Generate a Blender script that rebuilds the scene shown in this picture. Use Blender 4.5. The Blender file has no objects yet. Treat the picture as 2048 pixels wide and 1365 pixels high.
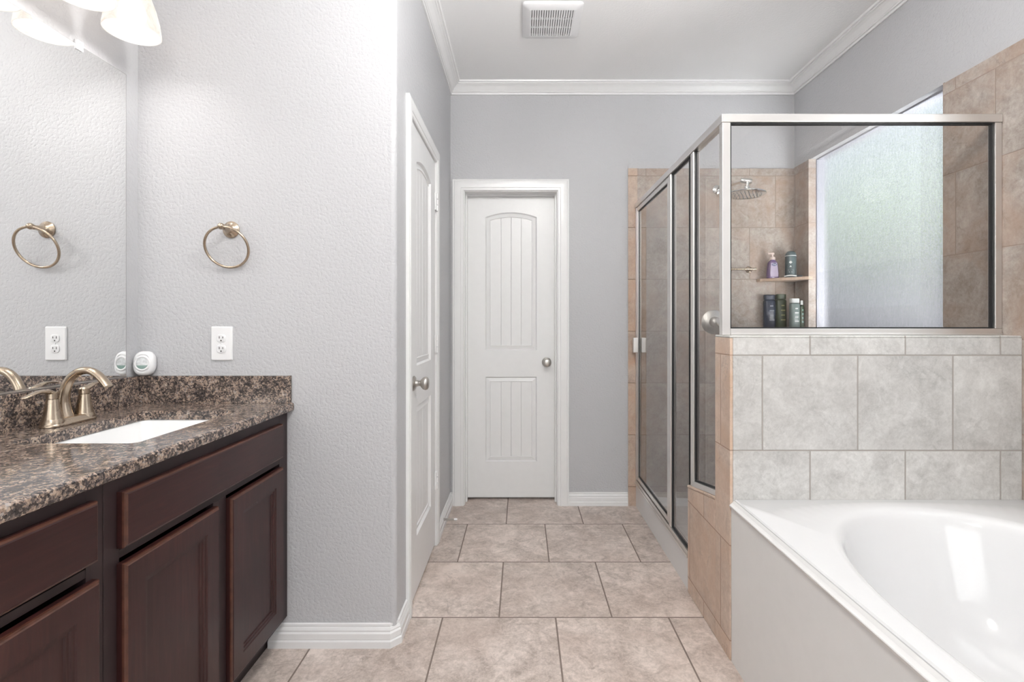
import bpy, bmesh, math, random
from mathutils import Vector, Matrix
R = math.radians
random.seed(7)
scene = bpy.context.scene
COL = scene.collection

# ------------------------------------------------------------------ camera
F = 988.0                       # focal length in pixels of a 2048 px wide frame
cam_d = bpy.data.cameras.new('camera')
cam_d.sensor_width = 36.0
cam_d.lens = 36.0 * F / 2048
cam_d.shift_x = -19 / 2048
cam_d.shift_y = -39.5 / 2048
cam_d.clip_start = 0.02
cam = bpy.data.objects.new('camera', cam_d)
cam.location = (0, 0, 1.2)
cam.rotation_euler = (R(90), 0, 0)
COL.objects.link(cam)
scene.camera = cam
# ------------------------------------------------------------------ world, exposure
scene.view_settings.view_transform = 'Standard'
scene.view_settings.look = 'None'
scene.view_settings.exposure = 0.29
scene.view_settings.gamma = 1.0
scene.view_settings.use_curve_mapping = False
world = bpy.data.worlds.new('sky')
scene.world = world
world.use_nodes = True
wn = world.node_tree
wn.nodes.clear()
w_out = wn.nodes.new('ShaderNodeOutputWorld')
w_bg = wn.nodes.new('ShaderNodeBackground')
w_sky = wn.nodes.new('ShaderNodeTexSky')
w_sky.sky_type = 'NISHITA'
w_sky.sun_disc = False
w_sky.sun_elevation = R(48)
w_sky.sun_rotation = R(200)
w_sky.air_density = 1.3
w_sky.dust_density = 3.0
w_hsv = wn.nodes.new('ShaderNodeHueSaturation')
w_hsv.inputs['Saturation'].default_value = 0.35
w_bg.inputs['Strength'].default_value = 0.195
wn.links.new(w_sky.outputs[0], w_hsv.inputs['Color'])
wn.links.new(w_hsv.outputs[0], w_bg.inputs['Color'])
wn.links.new(w_bg.outputs[0], w_out.inputs['Surface'])

GLOBE = 64.0            # radiance of the two added fill globes, out of view
BULB = 36.0             # radiance of the bulbs over the mirror
# daylight that falls in through the window above the tub
win_d = bpy.data.lights.new('daylight', 'AREA')
win_d.shape = 'RECTANGLE'; win_d.size = 1.35; win_d.size_y = 1.35
win_d.energy = 6.0; win_d.color = (0.93, 0.97, 1.0)
win_l = bpy.data.objects.new('daylight', win_d)
win_l.location = (1.96, 0.97, 1.75); win_l.rotation_euler = (0, R(90), 0)
COL.objects.link(win_l)
# added lamp outside, aimed up through the same window to brighten the ceiling
up_d = bpy.data.lights.new('ceiling_fill', 'AREA')
up_d.shape = 'RECTANGLE'; up_d.size = 1.5; up_d.size_y = 2.2
up_d.energy = 300.0; up_d.color = (1.0, 0.99, 0.97)
up_l = bpy.data.objects.new('ceiling_fill', up_d)
up_l.location = (2.9, 0.75, 0.45); up_l.rotation_euler = (0, R(128), 0)
COL.objects.link(up_l)
# added fill light outside a made-up window behind the viewer
rear_d = bpy.data.lights.new('rear_fill', 'AREA')
rear_d.shape = 'RECTANGLE'; rear_d.size = 2.7; rear_d.size_y = 1.95
rear_d.energy = 31.0; rear_d.color = (0.985, 0.99, 1.0)
rear_l = bpy.data.objects.new('rear_fill', rear_d)
rear_l.location = (0.18, -3.42, 1.45); rear_l.rotation_euler = (R(90), 0, 0)
COL.objects.link(rear_l)

# ------------------------------------------------------------------ materials
def new_mat(name):
    m = bpy.data.materials.new(name); m.use_nodes = True
    nt = m.node_tree; b = nt.nodes['Principled BSDF']
    return m, nt, b
def N(nt, t, **kw):
    n = nt.nodes.new(t)
    for k, v in kw.items(): setattr(n, k, v)
    return n
def val(nt, sock, v):
    if isinstance(v, (int, float)): sock.default_value = v
    else: nt.links.new(v, sock)
def math_n(nt, op, a, b=None, c=None):
    n = N(nt, 'ShaderNodeMath', operation=op)
    val(nt, n.inputs[0], a)
    if b is not None: val(nt, n.inputs[1], b)
    if c is not None: val(nt, n.inputs[2], c)
    return n.outputs[0]
def position(nt):
    g = N(nt, 'ShaderNodeNewGeometry')
    return g.outputs['Position']
def noise(nt, vec, scale, detail=3, rough=0.5, dist=0.0):
    n = N(nt, 'ShaderNodeTexNoise')
    n.inputs['Scale'].default_value = scale; n.inputs['Detail'].default_value = detail
    n.inputs['Roughness'].default_value = rough; n.inputs['Distortion'].default_value = dist
    if vec is not None: nt.links.new(vec, n.inputs['Vector'])
    return n.outputs['Fac']
def ramp(nt, fac, stops, interp='LINEAR'):
    n = N(nt, 'ShaderNodeValToRGB'); e = n.color_ramp.elements
    n.color_ramp.interpolation = interp
    while len(e) < len(stops): e.new(0.5)
    for el, (p, c) in zip(e, stops):
        el.position = p; el.color = (*c, 1) if len(c) == 3 else c
    nt.links.new(fac, n.inputs[0])
    return n.outputs[0]
def mixc(nt, fac, a, b, mode='MIX'):
    n = N(nt, 'ShaderNodeMix', data_type='RGBA', blend_type=mode)
    val(nt, n.inputs[0], fac)
    for s, v in ((n.inputs[6], a), (n.inputs[7], b)):
        if isinstance(v, tuple): s.default_value = (*v, 1)
        else: nt.links.new(v, s)
    return n.outputs[2]
def bump(nt, b, height, strength, dist):
    n = N(nt, 'ShaderNodeBump')
    n.inputs['Strength'].default_value = strength; n.inputs['Distance'].default_value = dist
    nt.links.new(height, n.inputs['Height']); nt.links.new(n.outputs[0], b.inputs['Normal'])
def simple(name, col, rough=0.5, metal=0.0, coat=0.0, spec=0.5, nscale=None, namp=0.06):
    m, nt, b = new_mat(name)
    b.inputs['Roughness'].default_value = rough; b.inputs['Metallic'].default_value = metal
    b.inputs['Coat Weight'].default_value = coat; b.inputs['Coat Roughness'].default_value = 0.08
    b.inputs['Specular IOR Level'].default_value = spec
    f = noise(nt, position(nt), nscale or 25, 3)
    lo = tuple(c * (1 - namp) for c in col); hi = tuple(min(1, c * (1 + namp)) for c in col)
    nt.links.new(ramp(nt, f, [(0.3, lo), (0.7, hi)]), b.inputs['Base Color'])
    return m
def paint(name, col, rough, scale, strength, spec=0.4):
    m, nt, b = new_mat(name)
    b.inputs['Base Color'].default_value = (*col, 1)
    b.inputs['Roughness'].default_value = rough; b.inputs['Specular IOR Level'].default_value = spec
    p = position(nt)
    h = noise(nt, p, scale, 2, 0.45, 0.3)
    h2 = math_n(nt, 'SMOOTH_MIN', h, 0.56, 0.1)
    bump(nt, b, h2, strength, 0.004)
    return m
M = {}
M['wall'] = paint('wall_paint', (0.50, 0.502, 0.518), 0.42, 92, 0.75, 0.35)
M['ceiling'] = paint('ceiling_paint', (0.90, 0.90, 0.90), 0.7, 110, 0.35, 0.2)
M['trim'] = simple('trim_paint', (0.80, 0.80, 0.80), 0.28, namp=0.01)
M['door'] = simple('door_paint', (0.80, 0.80, 0.80), 0.33, namp=0.01)
M['acrylic'] = simple('white_acrylic', (0.75, 0.75, 0.755), 0.09, spec=0.5, namp=0.004)
M['apron'] = simple('apron_acrylic', (0.80, 0.795, 0.785), 0.3, namp=0.01)
M['porcelain'] = simple('white_porcelain', (0.88, 0.88, 0.88), 0.06, namp=0.004)
M['plastic'] = simple('white_plastic', (0.82, 0.82, 0.83), 0.3, namp=0.01)
M['dark'] = simple('dark_slot', (0.02, 0.02, 0.02), 0.7)
M['rubber'] = simple('black_gasket', (0.012, 0.012, 0.014), 0.55)
M['grey_slot'] = simple('grey_slot', (0.30, 0.30, 0.30), 0.7)
M['cavity'] = simple('duct_cavity', (0.22, 0.22, 0.22), 0.8)

def nickel(name, col, rough):
    m, nt, b = new_mat(name)
    b.inputs['Metallic'].default_value = 1.0
    b.inputs['Base Color'].default_value = (*col, 1)
    p = position(nt)
    f = noise(nt, p, 30, 2)
    mr = N(nt, 'ShaderNodeMapRange'); nt.links.new(f, mr.inputs[0])
    mr.inputs[3].default_value = rough - 0.04; mr.inputs[4].default_value = rough + 0.05
    nt.links.new(mr.outputs[0], b.inputs['Roughness'])
    return m
M['nickel'] = nickel('brushed_nickel', (0.46, 0.375, 0.29), 0.26)
M['nickel_grey'] = nickel('satin_nickel', (0.52, 0.50, 0.47), 0.34)
M['frame'] = nickel('shower_frame_metal', (0.79, 0.765, 0.745), 0.34)
M['chrome'] = nickel('polished_chrome', (0.75, 0.74, 0.72), 0.12)

def tile_mat(name, ax, u0, v0, w, h, lo, hi, rust, grout, gw=0.004, rust_amt=0.5, rough=0.38, flip=0, vein=0.35, con=0.115):
    """Staggered square stone-look tiles on the plane spanned by the world axes ax."""
    m, nt, b = new_mat(name)
    p = position(nt)
    s = N(nt, 'ShaderNodeSeparateXYZ'); nt.links.new(p, s.inputs[0])
    U = math_n(nt, 'DIVIDE', math_n(nt, 'SUBTRACT', s.outputs[ax[0]], u0), w)
    V = math_n(nt, 'DIVIDE', math_n(nt, 'SUBTRACT', s.outputs[ax[1]], v0), h)
    row = math_n(nt, 'FLOOR', V)
    par = math_n(nt, 'FLOORED_MODULO', math_n(nt, 'ADD', row, flip), 2.0)
    U2 = math_n(nt, 'ADD', U, math_n(nt, 'MULTIPLY', par, 0.5))
    cell = math_n(nt, 'FLOOR', U2)
    fu = math_n(nt, 'FRACT', U2); fv = math_n(nt, 'FRACT', V)
    du = math_n(nt, 'MULTIPLY', math_n(nt, 'MINIMUM', fu, math_n(nt, 'SUBTRACT', 1.0, fu)), w)
    dv = math_n(nt, 'MULTIPLY', math_n(nt, 'MINIMUM', fv, math_n(nt, 'SUBTRACT', 1.0, fv)), h)
    d = math_n(nt, 'MINIMUM', du, dv)
    mr = N(nt, 'ShaderNodeMapRange', interpolation_type='SMOOTHSTEP')
    nt.links.new(d, mr.inputs[0])
    mr.inputs[1].default_value = gw * 0.5 - 0.0006; mr.inputs[2].default_value = gw * 0.5 + 0.0012
    tile = mr.outputs[0]                                     # 0 in the grout, 1 on the tile
    idv = N(nt, 'ShaderNodeCombineXYZ')
    nt.links.new(cell, idv.inputs[0]); nt.links.new(row, idv.inputs[1])
    wnz = N(nt, 'ShaderNodeTexWhiteNoise', noise_dimensions='3D'); nt.links.new(idv.outputs[0], wnz.inputs[0])
    off = N(nt, 'ShaderNodeVectorMath', operation='MULTIPLY_ADD')
    nt.links.new(wnz.outputs['Color'], off.inputs[0]); off.inputs[1].default_value = (9, 9, 9)
    nt.links.new(p, off.inputs[2])
    q = off.outputs[0]
    big = noise(nt, q, 5.5, 6, 0.62, 0.8)
    fine = noise(nt, q, 75, 6, 0.8, 0.6)
    mid = noise(nt, q, 16, 6, 0.7, 1.2)
    t = math_n(nt, 'ADD', math_n(nt, 'MULTIPLY', big, 0.34), math_n(nt, 'ADD', math_n(nt, 'MULTIPLY', fine, 0.33), math_n(nt, 'MULTIPLY', mid, 0.33)))
    base = ramp(nt, t, [(0.5 - con, lo), (0.5, tuple((a + c) / 2 for a, c in zip(lo, hi))), (0.5 + con, hi)])
    rmask = ramp(nt, noise(nt, q, 3.2, 5, 0.6, 1.0), [(0.42, (0, 0, 0)), (0.68, (1, 1, 1))])
    rfac = math_n(nt, 'MULTIPLY', rmask, rust_amt)
    c1 = mixc(nt, rfac, base, rust)
    # thin slate-like veins
    wv = noise(nt, q, 4.5, 4, 0.55, 1.6)
    vd = math_n(nt, 'ABSOLUTE', math_n(nt, 'SUBTRACT', wv, 0.5))
    vm = ramp(nt, vd, [(0.0, (1, 1, 1)), (0.012, (0, 0, 0))])
    vmask = math_n(nt, 'MULTIPLY', vm, math_n(nt, 'MULTIPLY', ramp(nt, noise(nt, q, 7, 2), [(0.5, (0, 0, 0)), (0.62, (1, 1, 1))]), vein))
    c2 = mixc(nt, vmask, c1, tuple(x * 0.55 for x in lo))
    tone = N(nt, 'ShaderNodeMapRange'); nt.links.new(wnz.outputs['Value'], tone.inputs[0])
    tone.inputs[3].default_value = 0.94; tone.inputs[4].default_value = 1.06
    tn = N(nt, 'ShaderNodeVectorMath', operation='SCALE'); nt.links.new(c2, tn.inputs[0]); nt.links.new(tone.outputs[0], tn.inputs['Scale'])
    c3 = mixc(nt, tile, grout, tn.outputs[0])
    nt.links.new(c3, b.inputs['Base Color'])
    rr = N(nt, 'ShaderNodeMapRange'); nt.links.new(tile, rr.inputs[0])
    rr.inputs[3].default_value = 0.8; rr.inputs[4].default_value = rough
    nt.links.new(rr.outputs[0], b.inputs['Roughness'])
    b.inputs['Specular IOR Level'].default_value = 0.4
    hgt = math_n(nt, 'ADD', math_n(nt, 'MULTIPLY', tile, 1.0), math_n(nt, 'ADD', math_n(nt, 'MULTIPLY', mid, 0.3), math_n(nt, 'MULTIPLY', vmask, -0.25)))
    bump(nt, b, hgt, 0.5, 0.0025)
    return m
FL_LO, FL_HI, FL_RUST = (0.36, 0.295, 0.255), (0.78, 0.68, 0.62), (0.54, 0.43, 0.37)
M['tile_floor'] = tile_mat('floor_tile', (0, 1), 0.138, 1.54, 0.457, 0.46, FL_LO, FL_HI, FL_RUST, (0.215, 0.17, 0.145), 0.0055, 0.4, 0.36, con=0.09)
WT_LO, WT_HI, WT_RUST = (0.25, 0.205, 0.175), (0.52, 0.47, 0.43), (0.37, 0.255, 0.19)
TW = 0.3365
M['tile_back'] = tile_mat('shower_back_tile', (0, 2), 0.808, 2.145, TW, TW, WT_LO, WT_HI, WT_RUST, (0.30, 0.245, 0.21), 0.0035, 0.6)
M['tile_right'] = tile_mat('right_wall_tile', (1, 2), 1.845, 2.145, TW, TW, WT_LO, WT_HI, WT_RUST, (0.33, 0.26, 0.22), 0.0035, 0.7, flip=1)
M['tile_front'] = tile_mat('half_wall_front_tile', (0, 2), 0.851, 1.0795, TW, TW, (0.40, 0.39, 0.375), (0.70, 0.69, 0.67), (0.55, 0.53, 0.51), (0.36, 0.33, 0.305), 0.0045, 0.35, flip=1, vein=0.2)  # same tile, greyer: the cool light on the front is put into its colour
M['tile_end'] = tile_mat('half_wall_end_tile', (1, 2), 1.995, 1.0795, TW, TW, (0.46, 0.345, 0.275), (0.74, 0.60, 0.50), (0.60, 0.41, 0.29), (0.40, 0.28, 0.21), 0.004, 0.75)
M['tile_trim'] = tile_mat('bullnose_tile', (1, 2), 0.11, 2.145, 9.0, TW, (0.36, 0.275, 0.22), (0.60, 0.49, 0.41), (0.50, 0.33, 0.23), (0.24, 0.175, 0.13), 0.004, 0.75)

def granite():
    m, nt, b = new_mat('speckled_granite')
    p = position(nt)
    v1 = N(nt, 'ShaderNodeTexVoronoi'); v1.inputs['Scale'].default_value = 215; v1.inputs['Randomness'].default_value = 1.0
    wobble = N(nt, 'ShaderNodeTexNoise'); wobble.inputs['Scale'].default_value = 180; wobble.inputs['Detail'].default_value = 2
    nt.links.new(p, wobble.inputs['Vector'])
    wv = N(nt, 'ShaderNodeVectorMath', operation='MULTIPLY_ADD')
    nt.links.new(wobble.outputs['Color'], wv.inputs[0]); wv.inputs[1].default_value = (0.010, 0.010, 0.010); nt.links.new(p, wv.inputs[2])
    nt.links.new(wv.outputs[0], v1.inputs['Vector'])
    sx = N(nt, 'ShaderNodeSeparateXYZ'); nt.links.new(v1.outputs['Color'], sx.inputs[0])
    big = noise(nt, p, 38, 4, 0.6)
    f = math_n(nt, 'ADD', math_n(nt, 'MULTIPLY', sx.outputs[0], 0.66), math_n(nt, 'MULTIPLY', math_n(nt, 'SUBTRACT', big, 0.5), 1.5))
    c = ramp(nt, f, [(0.0, (0.015, 0.015, 0.017)), (0.19, (0.05, 0.046, 0.05)), (0.31, (0.145, 0.115, 0.105)),
                     (0.43, (0.29, 0.21, 0.165)), (0.57, (0.43, 0.33, 0.26)), (0.72, (0.31, 0.285, 0.275)), (0.84, (0.56, 0.46, 0.385))], 'CONSTANT')
    soft = ramp(nt, noise(nt, p, 120, 4, 0.7), [(0.38, (0.07, 0.06, 0.058)), (0.58, (0.36, 0.275, 0.22))])
    c = mixc(nt, 0.18, c, soft)
    nt.links.new(c, b.inputs['Base Color'])
    b.inputs['Roughness'].default_value = 0.11; b.inputs['Specular IOR Level'].default_value = 0.55
    return m
M['granite'] = granite()

def wood(name, axis):
    m, nt, b = new_mat(name)
    p = position(nt)
    mp = N(nt, 'ShaderNodeMapping'); nt.links.new(p, mp.inputs[0])
    sc = {1: (30, 2.2, 30), 2: (30, 30, 2.2)}[axis]
    mp.inputs['Scale'].default_value = sc
    g = noise(nt, mp.outputs[0], 3.0, 6, 0.65, 0.6)
    blot = noise(nt, p, 4.5, 3, 0.5)
    t = math_n(nt, 'ADD', math_n(nt, 'MULTIPLY', g, 0.55), math_n(nt, 'MULTIPLY', blot, 0.45))
    c = ramp(nt, t, [(0.3, (0.018, 0.0050, 0.0048)), (0.52, (0.032, 0.0092, 0.0086)), (0.72, (0.058, 0.0170, 0.0135))])
    # small pale chips in the finish
    ch = N(nt, 'ShaderNodeTexVoronoi'); ch.inputs['Scale'].default_value = 26
    nt.links.new(p, ch.inputs['Vector'])
    cs = N(nt, 'ShaderNodeSeparateXYZ'); nt.links.new(ch.outputs['Color'], cs.inputs[0])
    chip = math_n(nt, 'MULTIPLY', math_n(nt, 'LESS_THAN', ch.outputs['Distance'], 0.055), math_n(nt, 'GREATER_THAN', cs.outputs[0], 0.86))
    c = mixc(nt, chip, c, (0.55, 0.5, 0.5))
    nt.links.new(c, b.inputs['Base Color'])
    b.inputs['Roughness'].default_value = 0.40
    b.inputs['Specular IOR Level'].default_value = 0.35
    b.inputs['Coat Weight'].default_value = 0.2; b.inputs['Coat Roughness'].default_value = 0.22
    bump(nt, b, g, 0.06, 0.001)
    return m
M['wood_h'] = wood('cherry_wood_horizontal', 1)
M['wood_v'] = wood('cherry_wood_vertical', 2)
M['wood_edge'] = simple('warm_cherry_edge', (0.072, 0.026, 0.016), 0.33, nscale=40, namp=0.3)  # paler, warmer brown on the outer bevels of doors and drawer fronts
M['wood_dark'] = simple('cabinet_face_stain', (0.022, 0.011, 0.012), 0.5, nscale=12, namp=0.25)

def thin_glass(name, tint, refl=1.0):
    m, nt, b = new_mat(name)
    out = nt.nodes['Material Output']
    tr = N(nt, 'ShaderNodeBsdfTransparent'); tr.inputs[0].default_value = (*tint, 1)
    gl = N(nt, 'ShaderNodeBsdfGlossy'); gl.inputs['Roughness'].default_value = 0.01
    fr = N(nt, 'ShaderNodeFresnel'); fr.inputs[0].default_value = 1.45
    mx = N(nt, 'ShaderNodeMixShader')
    g = N(nt, 'ShaderNodeNewGeometry')
    f = math_n(nt, 'MULTIPLY', fr.outputs[0], math_n(nt, 'SUBTRACT', refl, math_n(nt, 'MULTIPLY', g.outputs['Backfacing'], refl)))
    nt.links.new(f, mx.inputs[0])
    nt.links.new(tr.outputs[0], mx.inputs[1]); nt.links.new(gl.outputs[0], mx.inputs[2])
    nt.links.new(mx.outputs[0], out.inputs['Surface'])
    return m
M['glass'] = thin_glass('shower_glass', (0.955, 0.95, 0.945), 1.35)
M['clear_pane'] = thin_glass('window_glass', (0.97, 0.98, 0.98))
M['clip'] = simple('clear_plastic', (0.86, 0.86, 0.88), 0.12, namp=0.01)

def mirror_mat():
    m, nt, b = new_mat('mirror_silvering')
    b.inputs['Metallic'].default_value = 1.0; b.inputs['Roughness'].default_value = 0.0
    b.inputs['Base Color'].default_value = (0.92, 0.925, 0.92, 1)
    return m
M['mirror'] = mirror_mat()

def rain_glass():
    m, nt, b = new_mat('rain_textured_glass')
    out = nt.nodes['Material Output']
    p = position(nt)
    mp = N(nt, 'ShaderNodeMapping'); nt.links.new(p, mp.inputs[0]); mp.inputs['Scale'].default_value = (1, 1.25, 0.85)
    mp2 = N(nt, 'ShaderNodeMapping'); nt.links.new(p, mp2.inputs[0]); mp2.inputs['Scale'].default_value = (1, 3.2, 0.55)
    h = math_n(nt, 'ADD', noise(nt, mp.outputs[0], 95, 4, 0.65, 1.5), math_n(nt, 'MULTIPLY', noise(nt, p, 30, 3), 0.6))
    bp = N(nt, 'ShaderNodeBump'); bp.inputs['Strength'].default_value = 1.0; bp.inputs['Distance'].default_value = 0.006
    nt.links.new(h, bp.inputs['Height'])
    rf = N(nt, 'ShaderNodeBsdfRefraction'); rf.inputs['Roughness'].default_value = 0.2; rf.inputs['IOR'].default_value = 1.22
    crepe = math_n(nt, 'ADD', math_n(nt, 'MULTIPLY', noise(nt, mp2.outputs[0], 60, 4, 0.7, 1.0), 0.5), math_n(nt, 'MULTIPLY', noise(nt, p, 210, 4, 0.75, 1.0), 0.5))
    nt.links.new(ramp(nt, crepe, [(0.38, (0.66, 0.69, 0.71)), (0.5, (0.85, 0.87, 0.88)), (0.61, (1, 1, 1))]), rf.inputs['Color'])
    nt.links.new(bp.outputs[0], rf.inputs['Normal'])
    tl = N(nt, 'ShaderNodeBsdfTranslucent'); tl.inputs['Color'].default_value = (0.9, 0.92, 0.94, 1)
    nt.links.new(bp.outputs[0], tl.inputs['Normal'])
    mx = N(nt, 'ShaderNodeMixShader'); mx.inputs[0].default_value = 0.12
    nt.links.new(rf.outputs[0], mx.inputs[1]); nt.links.new(tl.outputs[0], mx.inputs[2])
    gl = N(nt, 'ShaderNodeBsdfGlossy'); gl.inputs['Roughness'].default_value = 0.25
    nt.links.new(bp.outputs[0], gl.inputs['Normal'])
    mx2 = N(nt, 'ShaderNodeMixShader'); mx2.inputs[0].default_value = 0.06
    nt.links.new(mx.outputs[0], mx2.inputs[1]); nt.links.new(gl.outputs[0], mx2.inputs[2])
    nt.links.new(mx2.outputs[0], out.inputs['Surface'])
    return m
M['rain'] = rain_glass()
def clear_back():
    m, nt, b = new_mat('pane_back_face')
    out = nt.nodes['Material Output']
    tr = N(nt, 'ShaderNodeBsdfTransparent'); tr.inputs[0].default_value = (0.97, 0.98, 0.99, 1)
    nt.links.new(tr.outputs[0], out.inputs['Surface'])
    return m
M['pane_back'] = clear_back()

def glow(name, col, strength, base=(0.9, 0.88, 0.85), marble=False):
    m, nt, b = new_mat(name)
    b.inputs['Base Color'].default_value = (*base, 1)
    b.inputs['Roughness'].default_value = 0.3
    b.inputs['Emission Color'].default_value = (*col, 1)
    b.inputs['Emission Strength'].default_value = strength
    if marble:
        p = position(nt)
        f = noise(nt, p, 14, 4, 0.6, 1.8)
        c = ramp(nt, f, [(0.3, (0.86, 0.74, 0.64)), (0.46, (1.0, 0.93, 0.86)), (0.62, (1.0, 0.97, 0.93))])
        nt.links.new(c, b.inputs['Emission Color'])
    return m
M['shade'] = glow('alabaster_glass', (1, 0.95, 0.88), 0.66, base=(0.08, 0.075, 0.07), marble=True)
_nt = M['shade'].node_tree
_tr = N(_nt, 'ShaderNodeBsdfTransparent'); _tr.inputs[0].default_value = (1.0, 0.97, 0.94, 1)
_mx = N(_nt, 'ShaderNodeMixShader'); _mx.inputs[0].default_value = 0.70
_nt.links.new(_tr.outputs[0], _mx.inputs[1]); _nt.links.new(_nt.nodes['Principled BSDF'].outputs[0], _mx.inputs[2])
_nt.links.new(_mx.outputs[0], _nt.nodes['Material Output'].inputs['Surface'])
M['bulb'] = glow('lit_bulb', (1, 0.965, 0.93), BULB)

# ------------------------------------------------------------------ mesh builder
WLOC = {}
class MB:
    def __init__(s): s.bm = bmesh.new()
    def face(s, pts, mi=0):
        f = s.bm.faces.new([s.bm.verts.new(p) for p in pts]); f.material_index = mi; return f
    def box(s, x0, x1, y0, y1, z0, z1, mi=0):
        v = [s.bm.verts.new((x, y, z)) for x in (x0, x1) for y in (y0, y1) for z in (z0, z1)]
        for q in ((0, 1, 3, 2), (4, 6, 7, 5), (0, 4, 5, 1), (2, 3, 7, 6), (0, 2, 6, 4), (1, 5, 7, 3)):
            f = s.bm.faces.new([v[i] for i in q]); f.material_index = mi
        return s
    def loops(s, loops, cap0=False, cap1=False, closed=True, mi=0):
        rings = [[s.bm.verts.new(p) for p in L] for L in loops]
        n = len(rings[0])
        for a, b in zip(rings, rings[1:]):
            for i in range(n if closed else n - 1):
                j = (i + 1) % n
                f = s.bm.faces.new((a[i], a[j], b[j], b[i])); f.material_index = mi
        for c, r in ((cap0, rings[0]), (cap1, rings[-1])):
            if c: f = s.bm.faces.new(r); f.material_index = mi
        return rings
    def lathe(s, prof, origin, axis=(0, 0, 1), n=32, cap0=True, cap1=True):
        ax = Vector(axis).normalized(); o = Vector(origin)
        u = ax.orthogonal().normalized(); v = ax.cross(u)
        L = []
        for r, t in prof:
            r = max(r, 1e-5)
            L.append([o + ax * t + (u * math.cos(k * 2 * math.pi / n) + v * math.sin(k * 2 * math.pi / n)) * r for k in range(n)])
        s.loops(L, cap0, cap1); return s
    def tube(s, path, rad, n=14, up=(0, 0, 1), caps=True, closed=False):
        P = [Vector(p) for p in path]; m = len(P)
        L = []; u = None
        for i, p in enumerate(P):
            a = P[i - 1] if (i or closed) else P[i]; b = P[(i + 1) % m] if (i < m - 1 or closed) else P[i]
            d = (b - a).normalized()
            if u is None:
                u = Vector(up) - d * Vector(up).dot(d)
                if u.length < 1e-4: u = d.orthogonal()
            else: u = u - d * u.dot(d)
            u.normalize(); w = d.cross(u)
            r = rad[i] if isinstance(rad, (list, tuple)) and isinstance(rad[0], (list, tuple)) else (rad[i] if isinstance(rad, list) else rad)
            ra, rb = r if isinstance(r, (list, tuple)) else (r, r)
            L.append([p + w * (math.cos(k * 2 * math.pi / n) * ra) + u * (math.sin(k * 2 * math.pi / n) * rb) for k in range(n)])
        if closed: L.append(L[0])
        s.loops(L, caps and not closed, caps and not closed)
        if closed: bmesh.ops.remove_doubles(s.bm, verts=s.bm.verts, dist=1e-6)
        return s
    def prism(s, poly, axis, t0, t1, mi=0):
        """poly: 2D points in the two remaining axes (cyclic order y,z / x,z / x,y)."""
        def P(a, b, t): return {0: (t, a, b), 1: (a, t, b), 2: (a, b, t)}[axis]
        s.loops([[P(a, b, t0) for a, b in poly], [P(a, b, t1) for a, b in poly]], True, True, mi=mi); return s
    def sweep(s, path, prof, up, sign=1, closed=False):
        P = [Vector(p) for p in path]; up = Vector(up); n = len(P); L = []
        for i, p in enumerate(P):
            di = (p - P[i - 1]).normalized() if (i or closed) else None
            do = (P[(i + 1) % n] - p).normalized() if (i < n - 1 or closed) else None
            di = di or do; do = do or di
            s1 = di.cross(up) * sign; s2 = do.cross(up) * sign
            mt = (s1 + s2) / (1 + s1.dot(s2))
            L.append([p + mt * a + up * o for a, o in prof])
        if closed: L.append(L[0])
        s.loops(L, not closed, not closed); return s
    def build(s, name, mat, parent=None, smooth=30, bevel=0, seg=2, loc=None):
        bmesh.ops.remove_doubles(s.bm, verts=s.bm.verts, dist=1e-6)
        bmesh.ops.recalc_face_normals(s.bm, faces=s.bm.faces)
        me = bpy.data.meshes.new(name)
        if parent is not None: off = WLOC[parent.name]
        elif loc is not None: off = Vector(loc)
        else:
            xs = [v.co for v in s.bm.verts]
            off = Vector(((min(c.x for c in xs) + max(c.x for c in xs)) / 2, (min(c.y for c in xs) + max(c.y for c in xs)) / 2, min(c.z for c in xs)))
        bmesh.ops.translate(s.bm, verts=s.bm.verts, vec=-off)
        s.bm.to_mesh(me); s.bm.free()
        for mm in (mat if isinstance(mat, (list, tuple)) else [mat]): me.materials.append(mm)
        if smooth:
            me.shade_smooth(); me.set_sharp_from_angle(angle=R(smooth))
        o = bpy.data.objects.new(name, me); COL.objects.link(o)
        if parent is not None: o.parent = parent
        else: o.location = off
        WLOC[o.name] = off
        if bevel:
            md = o.modifiers.new('bevel', 'BEVEL'); md.width = bevel; md.segments = seg; md.limit_method = 'ANGLE'; md.angle_limit = R(40)
            md.harden_normals = False
        return o
def tag(o, label, cat, group=None, kind=None):
    o['label'] = label; o['category'] = cat
    if group: o['group'] = group
    if kind: o['kind'] = kind
    return o
def empty(name, loc, label, cat, group=None, kind=None):
    o = bpy.data.objects.new(name, None); o.empty_display_size = 0.05; COL.objects.link(o); o.location = loc
    WLOC[o.name] = Vector(loc)
    return tag(o, label, cat, group, kind)
def text(body, size, loc, rot, mat, parent, name='lettering', ext=0.0006):
    c = bpy.data.curves.new(name, 'FONT'); c.body = body; c.size = size; c.extrude = ext; c.align_x = 'CENTER'; c.align_y = 'CENTER'
    c.materials.append(mat)
    t = bpy.data.objects.new('tmp', c)
    me = bpy.data.meshes.new_from_object(t); me.name = name
    bpy.data.objects.remove(t); bpy.data.curves.remove(c)
    o = bpy.data.objects.new(name, me); COL.objects.link(o); o.parent = parent
    o.location = Vector(loc) - WLOC[parent.name]; o.rotation_euler = rot
    WLOC[o.name] = Vector(loc)
    return o
def structure(o, label, cat): return tag(o, label, cat, None, 'structure')

# ------------------------------------------------------------------ room constants
XL, XJ, XR = -1.417, -0.463, 1.78          # vanity wall, closet wall, window wall
YF, YB, Y0 = 1.825, 3.22, -3.2             # wall beside the vanity, far wall, wall behind the camera
ZC = 2.743
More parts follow.
